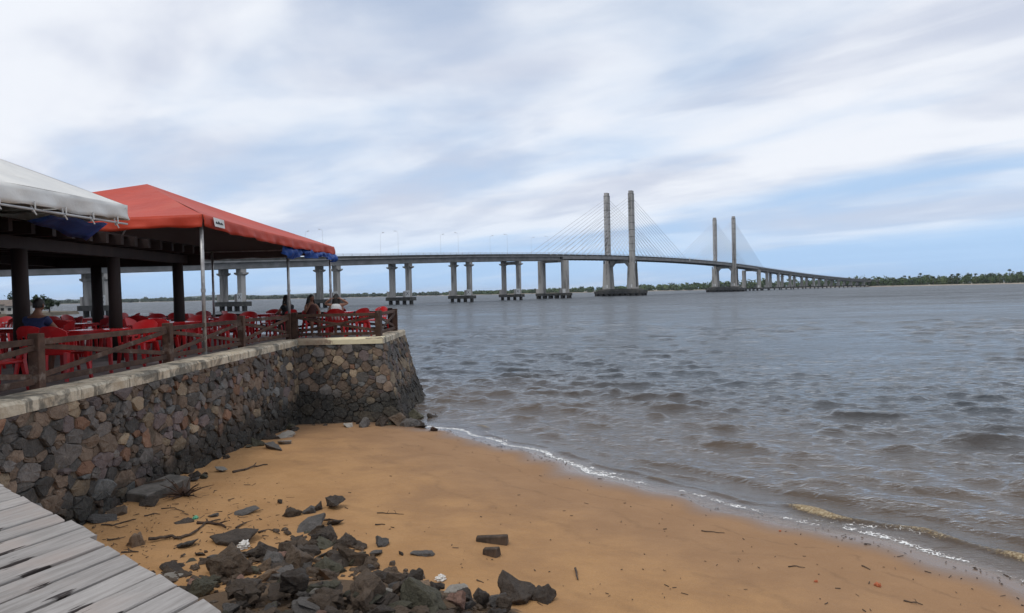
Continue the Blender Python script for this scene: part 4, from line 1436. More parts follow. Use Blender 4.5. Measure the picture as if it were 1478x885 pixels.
# white maker's patch with a dark mark on the valance near the front corner
b = MB().add([(-6.335, 16.25, 5.155), (-6.295, 16.75, 5.135), (-6.265, 16.72, 4.945), (-6.300, 16.25, 4.96)], [(0, 1, 2, 3)])
b.build('maker_patch', MAT['sign_white'], redt)
mk = MB()
pts = [(0.12, .45), (.2, .62), (.32, .5), (.45, .72), (.58, .5), (.72, .64), (.85, .45), (.85, .35), (.12, .35)]
o3 = [Vector((-6.300, 16.25, 4.96)), Vector((0.036, 0.48, -0.018)), Vector((-0.034, 0.0, 0.19))]
mk.add([o3[0] + o3[1] * u + o3[2] * v + Vector((0.006, 0, 0)) for u, v in pts], [tuple(range(9))])
mk.build('patch_mark', MAT['sign_black'], redt)

whitet = tent('white_tent', [(-14.5, 4.2, 4.99), (-6.50, 4.2, 4.99), (-6.35, 12.63, 4.99), (-14.5, 12.8, 4.99)], (-10.4, 8.5, 6.95), 0.25, MAT['white_fabric'],
              'white canopy tent cut by the left edge of the photograph', (-10.4, 8.5, FZ), 0.12, [(-6.62, 4.4, 4.9), (-14.3, 4.4, 4.9)], 9, 0.034)
# lower tie bar along the river-side edge with loops of cord
A_, B_ = Vector((-6.47, 4.3, 4.68)), Vector((-6.34, 12.6, 4.68))
MB().tube([A_, A_.lerp(B_, .5) + Vector((0, 0, -0.03)), B_], 0.018, 6).build('tie_bar', MAT['rail_steel'], whitet)
for i in range(12):
    p = A_.lerp(B_, (i + 0.5) / 12)
    t_ = MB().tube([p + Vector((0.03, 0, 0.09)), p + Vector((0.03, 0.01, -0.02)), p + Vector((-0.02, 0.03, -0.05)), p + Vector((-0.03, 0, 0.09))], 0.012, 5)
    t_.tube([p + Vector((0.02, -.02, -0.03)), p + Vector((0.03, 0.03, -0.09))], 0.010, 5)
    t_.build('cord_tie', MAT['sign_white'], whitet)

# blue tarpaulins
b = MB()
n = 150
g = random.Random(4)
pa, pb = Vector((-6.20, 20.5, 4.86)), Vector((-5.64, 24.4, 4.74))
ph_ = [g.uniform(0, 6.28) for _ in range(6)]
for i in range(n + 1):
    e = i / n
    sw = abs(math.sin(e * math.pi * 2.6 + 0.35)) ** 0.6 * (0.75 + 0.35 * math.sin(e * 5 + 1))
    drop = 0.10 + 0.25 * sw
    for r_ in range(7):
        q = r_ / 6
        p = pa.lerp(pb, e)
        fold = 0.035 * math.sin(e * 62 + ph_[0] + 2.2 * q) + 0.022 * math.sin(e * 118 + ph_[1] - 4 * q) + 0.03 * math.sin(e * 23 + ph_[2] + 5 * q)
        belly = 0.09 * math.sin(math.pi * q) * sw
        b.v.append((p.x + 0.02 + fold * (0.3 + q) + belly, p.y + 0.02 * math.sin(e * 80 + q * 3), p.z - drop * q + 0.012 * math.sin(e * 51 + ph_[3] + q * 6)))
for i in range(n):
    for r_ in range(6):
        b.f.append((i * 7 + r_, (i + 1) * 7 + r_, (i + 1) * 7 + r_ + 1, i * 7 + r_ + 1))
tag(b.build('blue_tarpaulin', MAT['blue_tarp'], None, True), 'bunched blue tarpaulin hanging below the right edge of the red tent', 'tarpaulin')
b = MB()
for i in range(13):
    for j in range(5):
        y = 11.2 + 1.55 * i / 12
        b.v.append((-6.75 - 0.45 * j / 4 + 0.02 * math.sin(i * 1.3), y + 0.15 * j / 4, 4.70 - 0.02 * math.sin(i) - (0.06 + 0.20 * i / 12) * (j / 4)))
for i in range(12):
    for j in range(4):
        b.f.append((i * 5 + j, (i + 1) * 5 + j, (i + 1) * 5 + j + 1, i * 5 + j + 1))
tp = tag(b.build('blue_tarpaulin', MAT['blue_tarp'], None, True), 'dark blue tarpaulin strip hanging under the white tent corner', 'tarpaulin')
tp.modifiers.new('thick', 'SOLIDIFY').thickness = 0.006

# ------------------------------------------------------------------ timber pavilion under the tents
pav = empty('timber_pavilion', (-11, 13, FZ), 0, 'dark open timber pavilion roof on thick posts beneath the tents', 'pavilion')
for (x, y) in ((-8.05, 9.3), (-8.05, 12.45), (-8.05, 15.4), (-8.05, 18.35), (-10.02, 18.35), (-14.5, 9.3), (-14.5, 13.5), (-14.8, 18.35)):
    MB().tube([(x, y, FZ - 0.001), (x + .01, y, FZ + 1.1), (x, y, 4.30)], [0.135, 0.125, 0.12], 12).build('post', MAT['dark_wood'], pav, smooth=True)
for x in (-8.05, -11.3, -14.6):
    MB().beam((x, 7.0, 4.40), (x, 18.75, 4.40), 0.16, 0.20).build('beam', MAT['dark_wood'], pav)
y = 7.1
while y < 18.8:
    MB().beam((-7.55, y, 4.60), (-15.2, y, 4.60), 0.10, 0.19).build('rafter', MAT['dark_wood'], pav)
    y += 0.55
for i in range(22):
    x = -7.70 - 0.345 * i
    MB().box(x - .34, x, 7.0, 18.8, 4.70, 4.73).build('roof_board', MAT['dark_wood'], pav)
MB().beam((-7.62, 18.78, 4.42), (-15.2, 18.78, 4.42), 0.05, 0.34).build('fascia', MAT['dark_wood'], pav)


# ------------------------------------------------------------------ chairs and tables
def chair_meshes():
    P = MAT['red_plastic']
    s = MB()
    n = 6
    for i in range(n + 1):
        for j in range(n + 1):
            u, v = -1 + 2 * i / n, -1 + 2 * j / n
            s.v.append((u * 0.225, v * 0.21 + 0.02, 0.44 - 0.018 * (1 - u * u) * (1 - v * v) - (0.02 if j == n else 0)))
    for i in range(n):
        for j in range(n):
            a = i * (n + 1) + j
            s.f.append((a, a + n + 1, a + n + 2, a + 1))
    s.box(-.225, .225, -.19, -.17, 0.395, 0.438)
    s.box(-.225, .225, .215, .232, 0.385, 0.418)
    seat = s.mesh('seat', P, True)
    bk = MB()
    cols = 16
    prof = []
    for i in range(cols + 1):
        u = -1 + 2 * i / cols
        x = 0.245 * u
        yb = -0.225 + 0.075 * u * u
        top = 0.84 - 0.085 * abs(u) ** 2.6
        prof.append((x, yb, top, u))

    def strip(z0f, z1f, i0, i1, th=0.014):
        o = len(bk.v)
        for i in range(i0, i1 + 1):
            x, yb, top, u = prof[i]
            for zf, dy in ((z0f, 0), (z1f, 0), (z1f, th), (z0f, th)):
                z = zf(top)
                bk.v.append((x, yb + dy - (z - 0.44) * 0.22, z))
        for i in range(i1 - i0):
            for j in range(4):
                j2 = (j + 1) % 4
                bk.f.append((o + i * 4 + j, o + (i + 1) * 4 + j, o + (i + 1) * 4 + j2, o + i * 4 + j2))
        bk.f.append((o, o + 1, o + 2, o + 3))
        e = o + (i1 - i0) * 4
        bk.f.append((e + 3, e + 2, e + 1, e))
    strip(lambda t: t - 0.16, lambda t: t, 0, cols)
    strip(lambda t: 0.42, lambda t: 0.50, 0, cols)
    for c in (0, 3, 6, 9, 12, 15):
        strip(lambda t: 0.495, lambda t: t - 0.155, c, c + 1)
    back = bk.mesh('backrest', P)
    arm, legs = [], []
    for sg in (-1, 1):
        a = MB()
        pts = [(sg * 0.245, -0.17, 0.66), (sg * 0.275, 0.0, 0.655), (sg * 0.275, 0.15, 0.65), (sg * 0.262, 0.205, 0.62)]
        for p, q in zip(pts[:-1], pts[1:]):
            a.beam(p, q, 0.055, 0.022)
        a.beam((sg * 0.262, 0.205, 0.63), (sg * 0.24, 0.215, 0.43), 0.045, 0.022, (0, 1, 0))
        arm.append(a.mesh('armrest', P))
        for fr in (-1, 1):
            l = MB()
            x0, y0, x1, y1 = sg * 0.215, fr * 0.195 + 0.01, sg * 0.262, fr * 0.235 + (0.01 if fr > 0 else -0.02)
            l.hexa([(x1 - .020, y1 - .020, 0), (x1 + .020, y1 - .020, 0), (x1 + .020, y1 + .020, 0), (x1 - .020, y1 + .020, 0)],
                   [(x0 - .032, y0 - .030, .43), (x0 + .032, y0 - .030, .43), (x0 + .032, y0 + .030, .43), (x0 - .032, y0 + .030, .43)])
            legs.append(l.mesh('leg', P))
    return seat, back, arm, legs


CH = chair_meshes()
GROUP_CH = 'red plastic chairs on the terrace'


def chair(x, y, rz, label):
    o = empty('plastic_chair', (x, y, FZ), rz, label, 'chair', GROUP_CH)
    link('seat', CH[0], o)
    link('backrest', CH[1], o)
    for a in CH[2]: link('armrest', a, o)
    for l in CH[3]: link('leg', l, o)
    return o


def table_meshes():
    P = MAT['red_plastic']
    t_ = MB().box(-.36, .36, -.36, .36, 0.70, 0.725)
    t_.box(-.33, .33, -.335, -.315, 0.645, 0.699)
    t_.box(-.33, .33, .315, .335, 0.645, 0.699)
    t_.box(-.335, -.315, -.314, .314, 0.645, 0.699)
    t_.box(.315, .335, -.314, .314, 0.645, 0.699)
    L = []
    for sx in (-1, 1):
        for sy in (-1, 1):
            l = MB().hexa([(sx * .32 - .022, sy * .32 - .022, 0), (sx * .32 + .022, sy * .32 - .022, 0), (sx * .32 + .022, sy * .32 + .022, 0), (sx * .32 - .022, sy * .32 + .022, 0)],
                          [(sx * .295 - .035, sy * .295 - .035, .698), (sx * .295 + .03, sy * .295 - .035, .698), (sx * .295 + .03, sy * .295 + .03, .698), (sx * .295 - .035, sy * .295 + .03, .698)])
            L.append(l.mesh('leg', P))
    return t_.mesh('tabletop', MAT['table_top']), L


MAT['table_top'] = pbr('red_table_plastic', (0.50, 0.016, 0.016), (0.44, 0.014, 0.014), 3, 0.16, spec=0.6, rand=0.15)
TB = table_meshes()


def table(x, y, rz, label):
    o = empty('plastic_table', (x, y, FZ), rz, label, 'table', 'red plastic tables on the terrace')
    link('tabletop', TB[0], o)
    for l in TB[1]: link('leg', l, o)
    return o


CROWD = 'red plastic armchair among the crowded tables under the tents'
cr_ = random.Random(17)
# along the railing
chair(-6.98, 10.25, R(-100), 'bright red chair behind the railing at the left edge of the photograph')
chair(-6.95, 11.75, R(-12), 'red chair behind the first railing post, turned towards the near table')
table(-7.05, 12.95, R(4), 'red table behind the railing, between two bright red chairs, second bay')
chair(-6.92, 14.05, R(172), 'brightest red chair with its back to the second railing bay')
chair(-7.9, 13.15, R(-80), CROWD)
table(-7.2, 16.3, R(-3), 'red table beside the front pole of the red tent')
chair(-7.15, 15.45, R(5), 'red chair behind the railing, left of the front pole of the red tent')
chair(-7.2, 17.15, R(176), 'red chair behind the railing, right of the front pole of the red tent')
chair(-8.0, 16.35, R(-88), CROWD)
chair(-6.98, 18.35, R(90 + 80), 'bright red chair behind the third railing post')
table(-7.25, 19.6, R(2), 'red table behind the last long railing bay')
chair(-7.2, 20.5, R(178), CROWD)
chair(-8.05, 19.65, R(-92), CROWD)
for (tx, ty) in ((-9.6, 11.9), (-9.7, 14.6), (-9.75, 16.9), (-9.6, 20.0), (-9.7, 22.9), (-12.1, 13.2), (-12.2, 16.2), (-12.2, 19.4), (-12.3, 22.6), (-14.6, 15.2), (-14.8, 21.0)):
    table(tx, ty, cr_.uniform(-.12, .12), 'red plastic table in the shade beneath the tents')
    for a in (0, 90, 180, 270):
        if cr_.random() < 0.12: continue
        an = R(a + cr_.uniform(-14, 14))
        rr_ = cr_.uniform(0.72, 0.88)
        chair(tx + math.sin(an) * rr_, ty - math.cos(an) * rr_, an, CROWD)
table(-7.5, 22.7, R(5), 'red table next to the person in black')
chair(-8.35, 22.7, R(-90), CROWD)
chair(-7.5, 23.6, R(175), CROWD)
table(-5.25, 23.05, R(-4), 'red table between the woman in white and the railing corner')
chair(-4.55, 22.45, R(50), 'red chair behind the short railing, right of the woman in white')
chair(-4.35, 23.45, R(105), 'red chair near the terrace corner, its slats facing the railing')
chair(-4.30, 24.2, R(150), 'red chair in the terrace corner nearest the open water')


# ------------------------------------------------------------------ people
def skin_mesh(verts, rad, edges, roots, levels=2):
    me = bpy.data.meshes.new('tmp')
    me.from_pydata(verts, edges, [])
    ob = bpy.data.objects.new('tmp', me)
    COL.objects.link(ob)
    ob.modifiers.new('skin', 'SKIN').use_smooth_shade = True
    if not me.skin_vertices:
        bm = bmesh.new()
        bm.from_mesh(me)
        bm.verts.layers.skin.verify()
        bm.to_mesh(me)
        bm.free()
    sv = me.skin_vertices[0].data
    for i, r_ in enumerate(rad):
        sv[i].radius = r_ if isinstance(r_, tuple) else (r_, r_)
        sv[i].use_root = i in roots
    ob.modifiers.new('sub', 'SUBSURF').levels = levels
    ob.modifiers['sub'].render_levels = levels
    dg = bpy.context.evaluated_depsgraph_get()
    out = bpy.data.meshes.new_from_object(ob.evaluated_get(dg))
    bpy.data.objects.remove(ob)
    bpy.data.meshes.remove(me)
    return out


def head_mb(c, yaw):
    """skull with brow, nose, chin and ears, looking along +Y turned by yaw"""
    b = MB()
    nu, nv = 20, 14
    ca, sa = math.cos(yaw), math.sin(yaw)

    def put(x, y, z):
        return (c[0] + x * ca - y * sa, c[1] + x * sa + y * ca, c[2] + z)
    for j in range(nv + 1):
        la = -math.pi / 2 + math.pi * j / nv
        for i in range(nu):
            lo = 2 * math.pi * i / nu
            x, y, z = math.cos(la) * math.sin(lo), math.cos(la) * math.cos(lo), math.sin(la)
            fr = max(0, y)
            jaw = 1 - 0.28 * max(0, -z) ** 1.2
            X_, Y_, Z_ = x * 0.076 * jaw, y * 0.095 * (1 - 0.12 * max(0, -z)), z * 0.118
            if y > 0.93 and -0.38 < z < 0.08: Y_ += 0.020 * (1 - abs(z + 0.2) / 0.3)       # nose
            if fr > 0.8 and -0.02 < z < 0.15: Y_ -= 0.006                                  # eye sockets
            if fr > 0.55 and z < -0.72: Y_ += 0.012                                        # chin
            b.v.append(put(X_, Y_, Z_))
    for j in range(nv):
        for i in range(nu):
            i2 = (i + 1) % nu
            b.f.append((j * nu + i, j * nu + i2, (j + 1) * nu + i2, (j + 1) * nu + i))
    for sg in (-1, 1):                   # ears
        b.tube([put(sg * 0.072, 0.0, -0.035), put(sg * 0.086, -0.012, 0.0), put(sg * 0.076, -0.01, 0.035)], [0.010, 0.017, 0.010], 6)
    return b, put


def person(x, y, rz, label, skin, top, bottom, hair, pose='rest', yaw=0.0, seat=0.45, sleeve=0.55):
    o = empty('person', (x, y, FZ), rz, label, 'person')
    lift = seat - 0.45
    V = [(0, -.02, .54), (0, -.05, .72), (0, -.06, .92), (0, -.04, 1.07), (0, -.025, 1.17), (0, -.01, 1.24)]
    Rd = [(.15, .115), (.135, .10), (.155, .105), (.12, .08), (.060, .058), (.056, .056)]
    Ed = [(0, 1), (1, 2), (2, 3), (3, 4), (4, 5)]
    roots = [0]

    def chain(start, pts, rads):
        prev = start
        for p, r_ in zip(pts, rads):
            V.append(p)
            Rd.append(r_)
            if prev is not None: Ed.append((prev, len(V) - 1))
            else: roots.append(len(V) - 1)
            prev = len(V) - 1
        return prev
    hands = []
    for sg in (-1, 1):
        if pose == 'hair':               # both hands up behind the head
            el, wr_, hd = (sg * .36, .02, 1.10), (sg * .20, -.10, 1.22), (sg * .12, -.12, 1.26)
        elif pose == 'table':
            el, wr_, hd = (sg * .25, .10, .84), (sg * .12, .33, .78), (sg * .09, .40, .775)
        elif pose == 'face' and sg > 0:
            el, wr_, hd = (sg * .25, .16, .82), (sg * .13, .22, 1.05), (sg * .10, .20, 1.12)
        else:
            el, wr_, hd = (sg * .26, .02, .80), (sg * .17, .25, .68), (sg * .15, .33, .65)
        e = chain(3, [(sg * .165, -.045, 1.04), el, wr_, hd], [.062, .045, .031, (.036, .022)])
        dv = (Vector(hd) - Vector(wr_)).normalized()
        sdv = dv.cross(Vector((0, 0, 1)))
        if sdv.length < .1: sdv = Vector((1, 0, 0))
        sdv.normalize()
        upv = sdv.cross(dv)
        for f_, (of, ln) in enumerate(((-.030, .062), (-.010, .075), (.010, .070), (.028, .055))):
            b0 = Vector(hd) + sdv * of
            chain(None, [tuple(b0), tuple(b0 + dv * ln * .5 - upv * .006), tuple(b0 + dv * ln * .9 - upv * .024)], [.0095, .009, .0075])
        th = Vector(hd) - dv * .03 + sdv * (-.03 * sg)
        chain(None, [tuple(th), tuple(th + dv * .025 - sdv * .022 * sg), tuple(th + dv * .055 - sdv * .026 * sg)], [.011, .010, .008])
    for sg in (-1, 1):
        chain(0, [(sg * .095, .05, .52), (sg * .12, .44, .52), (sg * .12, .43, .28), (sg * .125, .42, .09), (sg * .13, .55, .04)], [.088, .066, .056, .04, (.042, .03)])
    body = skin_mesh(V, Rd, Ed, roots)
    hb, put = head_mb((0, 0.012, 1.288), yaw)
    bm = bmesh.new()
    bm.from_mesh(body)
    hme = hb.mesh('h', None, True)
    bm.from_mesh(hme)
    for f in bm.faces: f.smooth = True
    bm.to_mesh(body)
    bm.free()
    bpy.data.meshes.remove(hme)
    body.materials.clear()
    body.materials.append(skin)
    link('body', body, o)
    for sg in (-1, 1):
        e = MB()
        c = Vector(put(sg * .030, .083, .012))
        e.tube([c + Vector((0, 0, -.006)), c, c + Vector((0, 0, .006))], [.006, .010, .006], 6).build('eye', MAT['eye'], o, world=False)
    c0, c1 = Vector(put(-.024, .088, -.058)), Vector(put(.024, .088, -.058))
    MB().tube([c0, c0.lerp(c1, .5) + Vector((0, 0, .002)), c1], [.003, .007, .003], 6).build('mouth', MAT['lip'], o, world=False)
    # shirt and shorts: cloth around the same bones
    tv = [(0, -.02, .52), (0, -.05, .72), (0, -.06, .92), (0, -.045, 1.06), (0, -.035, 1.115)]
    tr_ = [(.185, .155), (.175, .145), (.20, .155), (.175, .135), (.10, .095)]
    te = [(0, 1), (1, 2), (2, 3), (3, 4)]
    for sg in (-1, 1):
        i0 = 6 + (0 if sg < 0 else 4 + 5 * 3)
        sh = Vector(V[i0])
        elb = Vector(V[i0 + 1])
        n = len(tv)
        if sleeve > 0:
            tv += [tuple(sh), tuple(sh.lerp(elb, sleeve))]
            tr_ += [.095, .080]
            te += [(3, n), (n, n + 1)]
    link('shirt', skin_mesh(tv, tr_, te, [0]), o).data.materials.append(top)
    bv = [(0, -.02, .53), (0, -.03, .60)]
    br, be = [(.165, .13), (.16, .12)], [(0, 1)]
    for sg in (-1, 1):
        n = len(bv)
        bv += [(sg * .10, .07, .525), (sg * .118, .36, .525)]
        br += [.102, .085]
        be += [(0, n), (n, n + 1)]
    link('shorts', skin_mesh(bv, br, be, [0]), o).data.materials.append(bottom)
    # hair
    h = MB()
    nu, nv = 20, 10
    for j in range(nv + 1):
        la = math.pi / 2 - (math.pi * 0.62) * j / nv
        for i in range(nu):
            lo = 2 * math.pi * i / nu
            xx, yy, z_ = math.cos(la) * math.sin(lo), math.cos(la) * math.cos(lo), math.sin(la)
            cut = max(0, yy) * 1.0
            z2 = max(z_, -0.25 + 0.75 * cut) if yy > 0 else z_
            wv = 1 + 0.03 * math.sin(lo * 7 + j) + 0.02 * math.sin(lo * 13)
            h.v.append(put(xx * .088 * wv, (yy * .104 - .008) * wv, z2 * .128 * wv + .004))
    for j in range(nv):
        for i in range(nu):
            i2 = (i + 1) % nu
            h.f.append((j * nu + i, (j + 1) * nu + i, (j + 1) * nu + i2, j * nu + i2))
    if hair == 'long':
        pts = [put(0, -.055, .06), put(0, -.085, -.06), put(0, -.105, -.18), put(0, -.11, -.30), put(0, -.105, -.40)]
        base = len(h.v)
        h.tube(pts, [.070, .088, .098, .092, .045], 14)
        cx_ = put(0, -.1, 0)
        for i in range(base, len(h.v)):
            x_, y_, z_ = h.v[i]
            k = 1.25 + 0.10 * math.sin(i * 2.3)
            h.v[i] = (cx_[0] + (x_ - cx_[0]) * k, cx_[1] + (y_ - cx_[1]) * 0.62, z_)
        for sg in (-1, 1):
            h.tube([put(sg * .072, .0, .05), put(sg * .092, .005, -.08), put(sg * .10, .01, -.2), put(sg * .10, .02, -.3)], [.02, .034, .036, .015], 8)
    elif hair == 'bun':
        h.tube([put(0, -.09, .06), put(0, -.125, .075), put(0, -.15, .08)], [.03, .048, .02], 10)
    h.build('hair', MAT['hair'], o, smooth=True, world=False)
    o.scale = (0.92, 0.92, 0.90)
    return o


def seated(x, y, rz, label, *a, **k):
    chair(x, y, rz, k.pop('chair_label', CROWD))
    person(x + math.sin(rz) * 0.02, y - math.cos(rz) * 0.02, rz, label, *a, **k)


seated(-7.62, 12.25, R(-6), 'person in a navy shirt seated with back to the camera beside the thick post', MAT['skin_b'], MAT['blue_shirt'], MAT['black_cloth'], 'short', 'table', chair_label='red chair holding the person in the navy shirt')
seated(-9.62, 13.75, R(15), 'person in dark clothes seated at the left edge of the photograph', MAT['skin_b'], MAT['black_cloth'], MAT['black_cloth'], 'short', 'table', chair_label='red chair under the person at the left edge')
seated(-6.72, 22.55, R(62), 'person in black with dark hair seated behind the thin tent pole', MAT['skin_b'], MAT['black_cloth'], MAT['black_cloth'], 'long', 'table', chair_label='red chair under the person in black')
seated(-6.00, 22.75, R(-150), 'woman with long dark hair in a brown top, facing the camera', MAT['skin_b'], MAT['brown_cloth'], MAT['brown_cloth'], 'long', 'face', yaw=R(20), sleeve=0, chair_label='red chair under the woman in the brown top')
seated(-5.15, 22.30, R(4), 'woman in a white top with back to the camera and arms raised', MAT['skin_t'], MAT['white_cloth'], MAT['white_cloth'], 'long', 'hair', sleeve=0, chair_label='red chair under the woman in the white top')
seated(-5.52, 23.85, R(172), 'dark-haired person facing the camera behind the woman in white', MAT['skin_b'], MAT['black_cloth'], MAT['black_cloth'], 'bun', 'table', yaw=R(8), chair_label='red chair under the person behind the woman in white')

# ------------------------------------------------------------------ rocks
def rock_mesh(seed, flat=1.0, lng=1.0, blocky=0.5):
    """angular broken boulder: a hull with chipped edges and fractal relief"""
    g = random.Random(seed)
    bm = bmesh.new()
    for _ in range(13):
        v = Vector((g.uniform(-1, 1), g.uniform(-1, 1), g.uniform(-1, 1)))
        q = v.normalized()
        v = v.lerp(q, 1 - blocky)
        bm.verts.new((v.x * 0.52 * lng, v.y * 0.45, v.z * 0.40 * flat))
    r_ = bmesh.ops.convex_hull(bm, input=bm.verts[:])
    bmesh.ops.delete(bm, geom=[e for e in r_['geom_interior'] if isinstance(e, bmesh.types.BMVert)], context='VERTS')
    bmesh.ops.bevel(bm, geom=bm.edges[:], offset=0.016, segments=1, affect='EDGES')
    bmesh.ops.triangulate(bm, faces=bm.faces[:])
    for lim in (0.3, 0.16, 0.09):
        long_ = [e for e in bm.edges if e.calc_length() > lim]
        bmesh.ops.subdivide_edges(bm, edges=long_, cuts=1)
        bmesh.ops.triangulate(bm, faces=bm.faces[:])
    off = Vector((seed * 3.1, seed * 1.7, 0))
    for v in bm.verts:
        n_ = v.co.normalized()
        k = mnoise.fractal(v.co * 3.2 + off, 0.9, 2.1, 4)
        rid = abs(mnoise.noise(v.co * 5.0 + off * 2))
        v.co += n_ * (0.10 * k - 0.05 * max(0, 0.12 - rid) * 4 * 0.6) * (0.6 if flat < 0.6 else 1)
    me = bpy.data.meshes.new('rock')
    bm.to_mesh(me)
    bm.free()
    me.materials.append(MAT['rock'][0])
    return me


ROCKS = [rock_mesh(s_, 0.80, 1.08, 0.7) for s_ in range(1, 13)]
SLABS = [rock_mesh(40 + s_, 0.38, 1.15, 0.8) for s_ in range(5)]
rk = random.Random(5)


def rock(p, size, mi, label, name='rock', slab=False, group=None, tilt=0.35, sink=0.28, rz=None, kind=None, sc=(1, 1, 1)):
    me = (SLABS if slab else ROCKS)[kind if kind is not None else rk.randrange(5 if slab else 12)]
    o = link(name, me, None)
    o.scale = (size * sc[0], size * sc[1], size * sc[2])
    o.rotation_euler = (rk.uniform(-tilt, tilt), rk.uniform(-tilt, tilt), rk.uniform(0, 6.28) if rz is None else rz)
    hgt = size * (0.30 if slab else 0.72) * sc[2]
    o.location = (p[0], p[1], p[2] + hgt * (0.5 - sink))
    o.material_slots[0].link = 'OBJECT'
    o.material_slots[0].material = MAT['rock'][mi]
    return tag(o, label, 'rock', group)


def on_heap(px, py):
    z = 0.5
    for _ in range(14):
        p = at(px, py, z)
        z = 0.5 * z + 0.5 * (sz(p.x, p.y) + heap_z(p.x, p.y))
    return at(px, py, z)


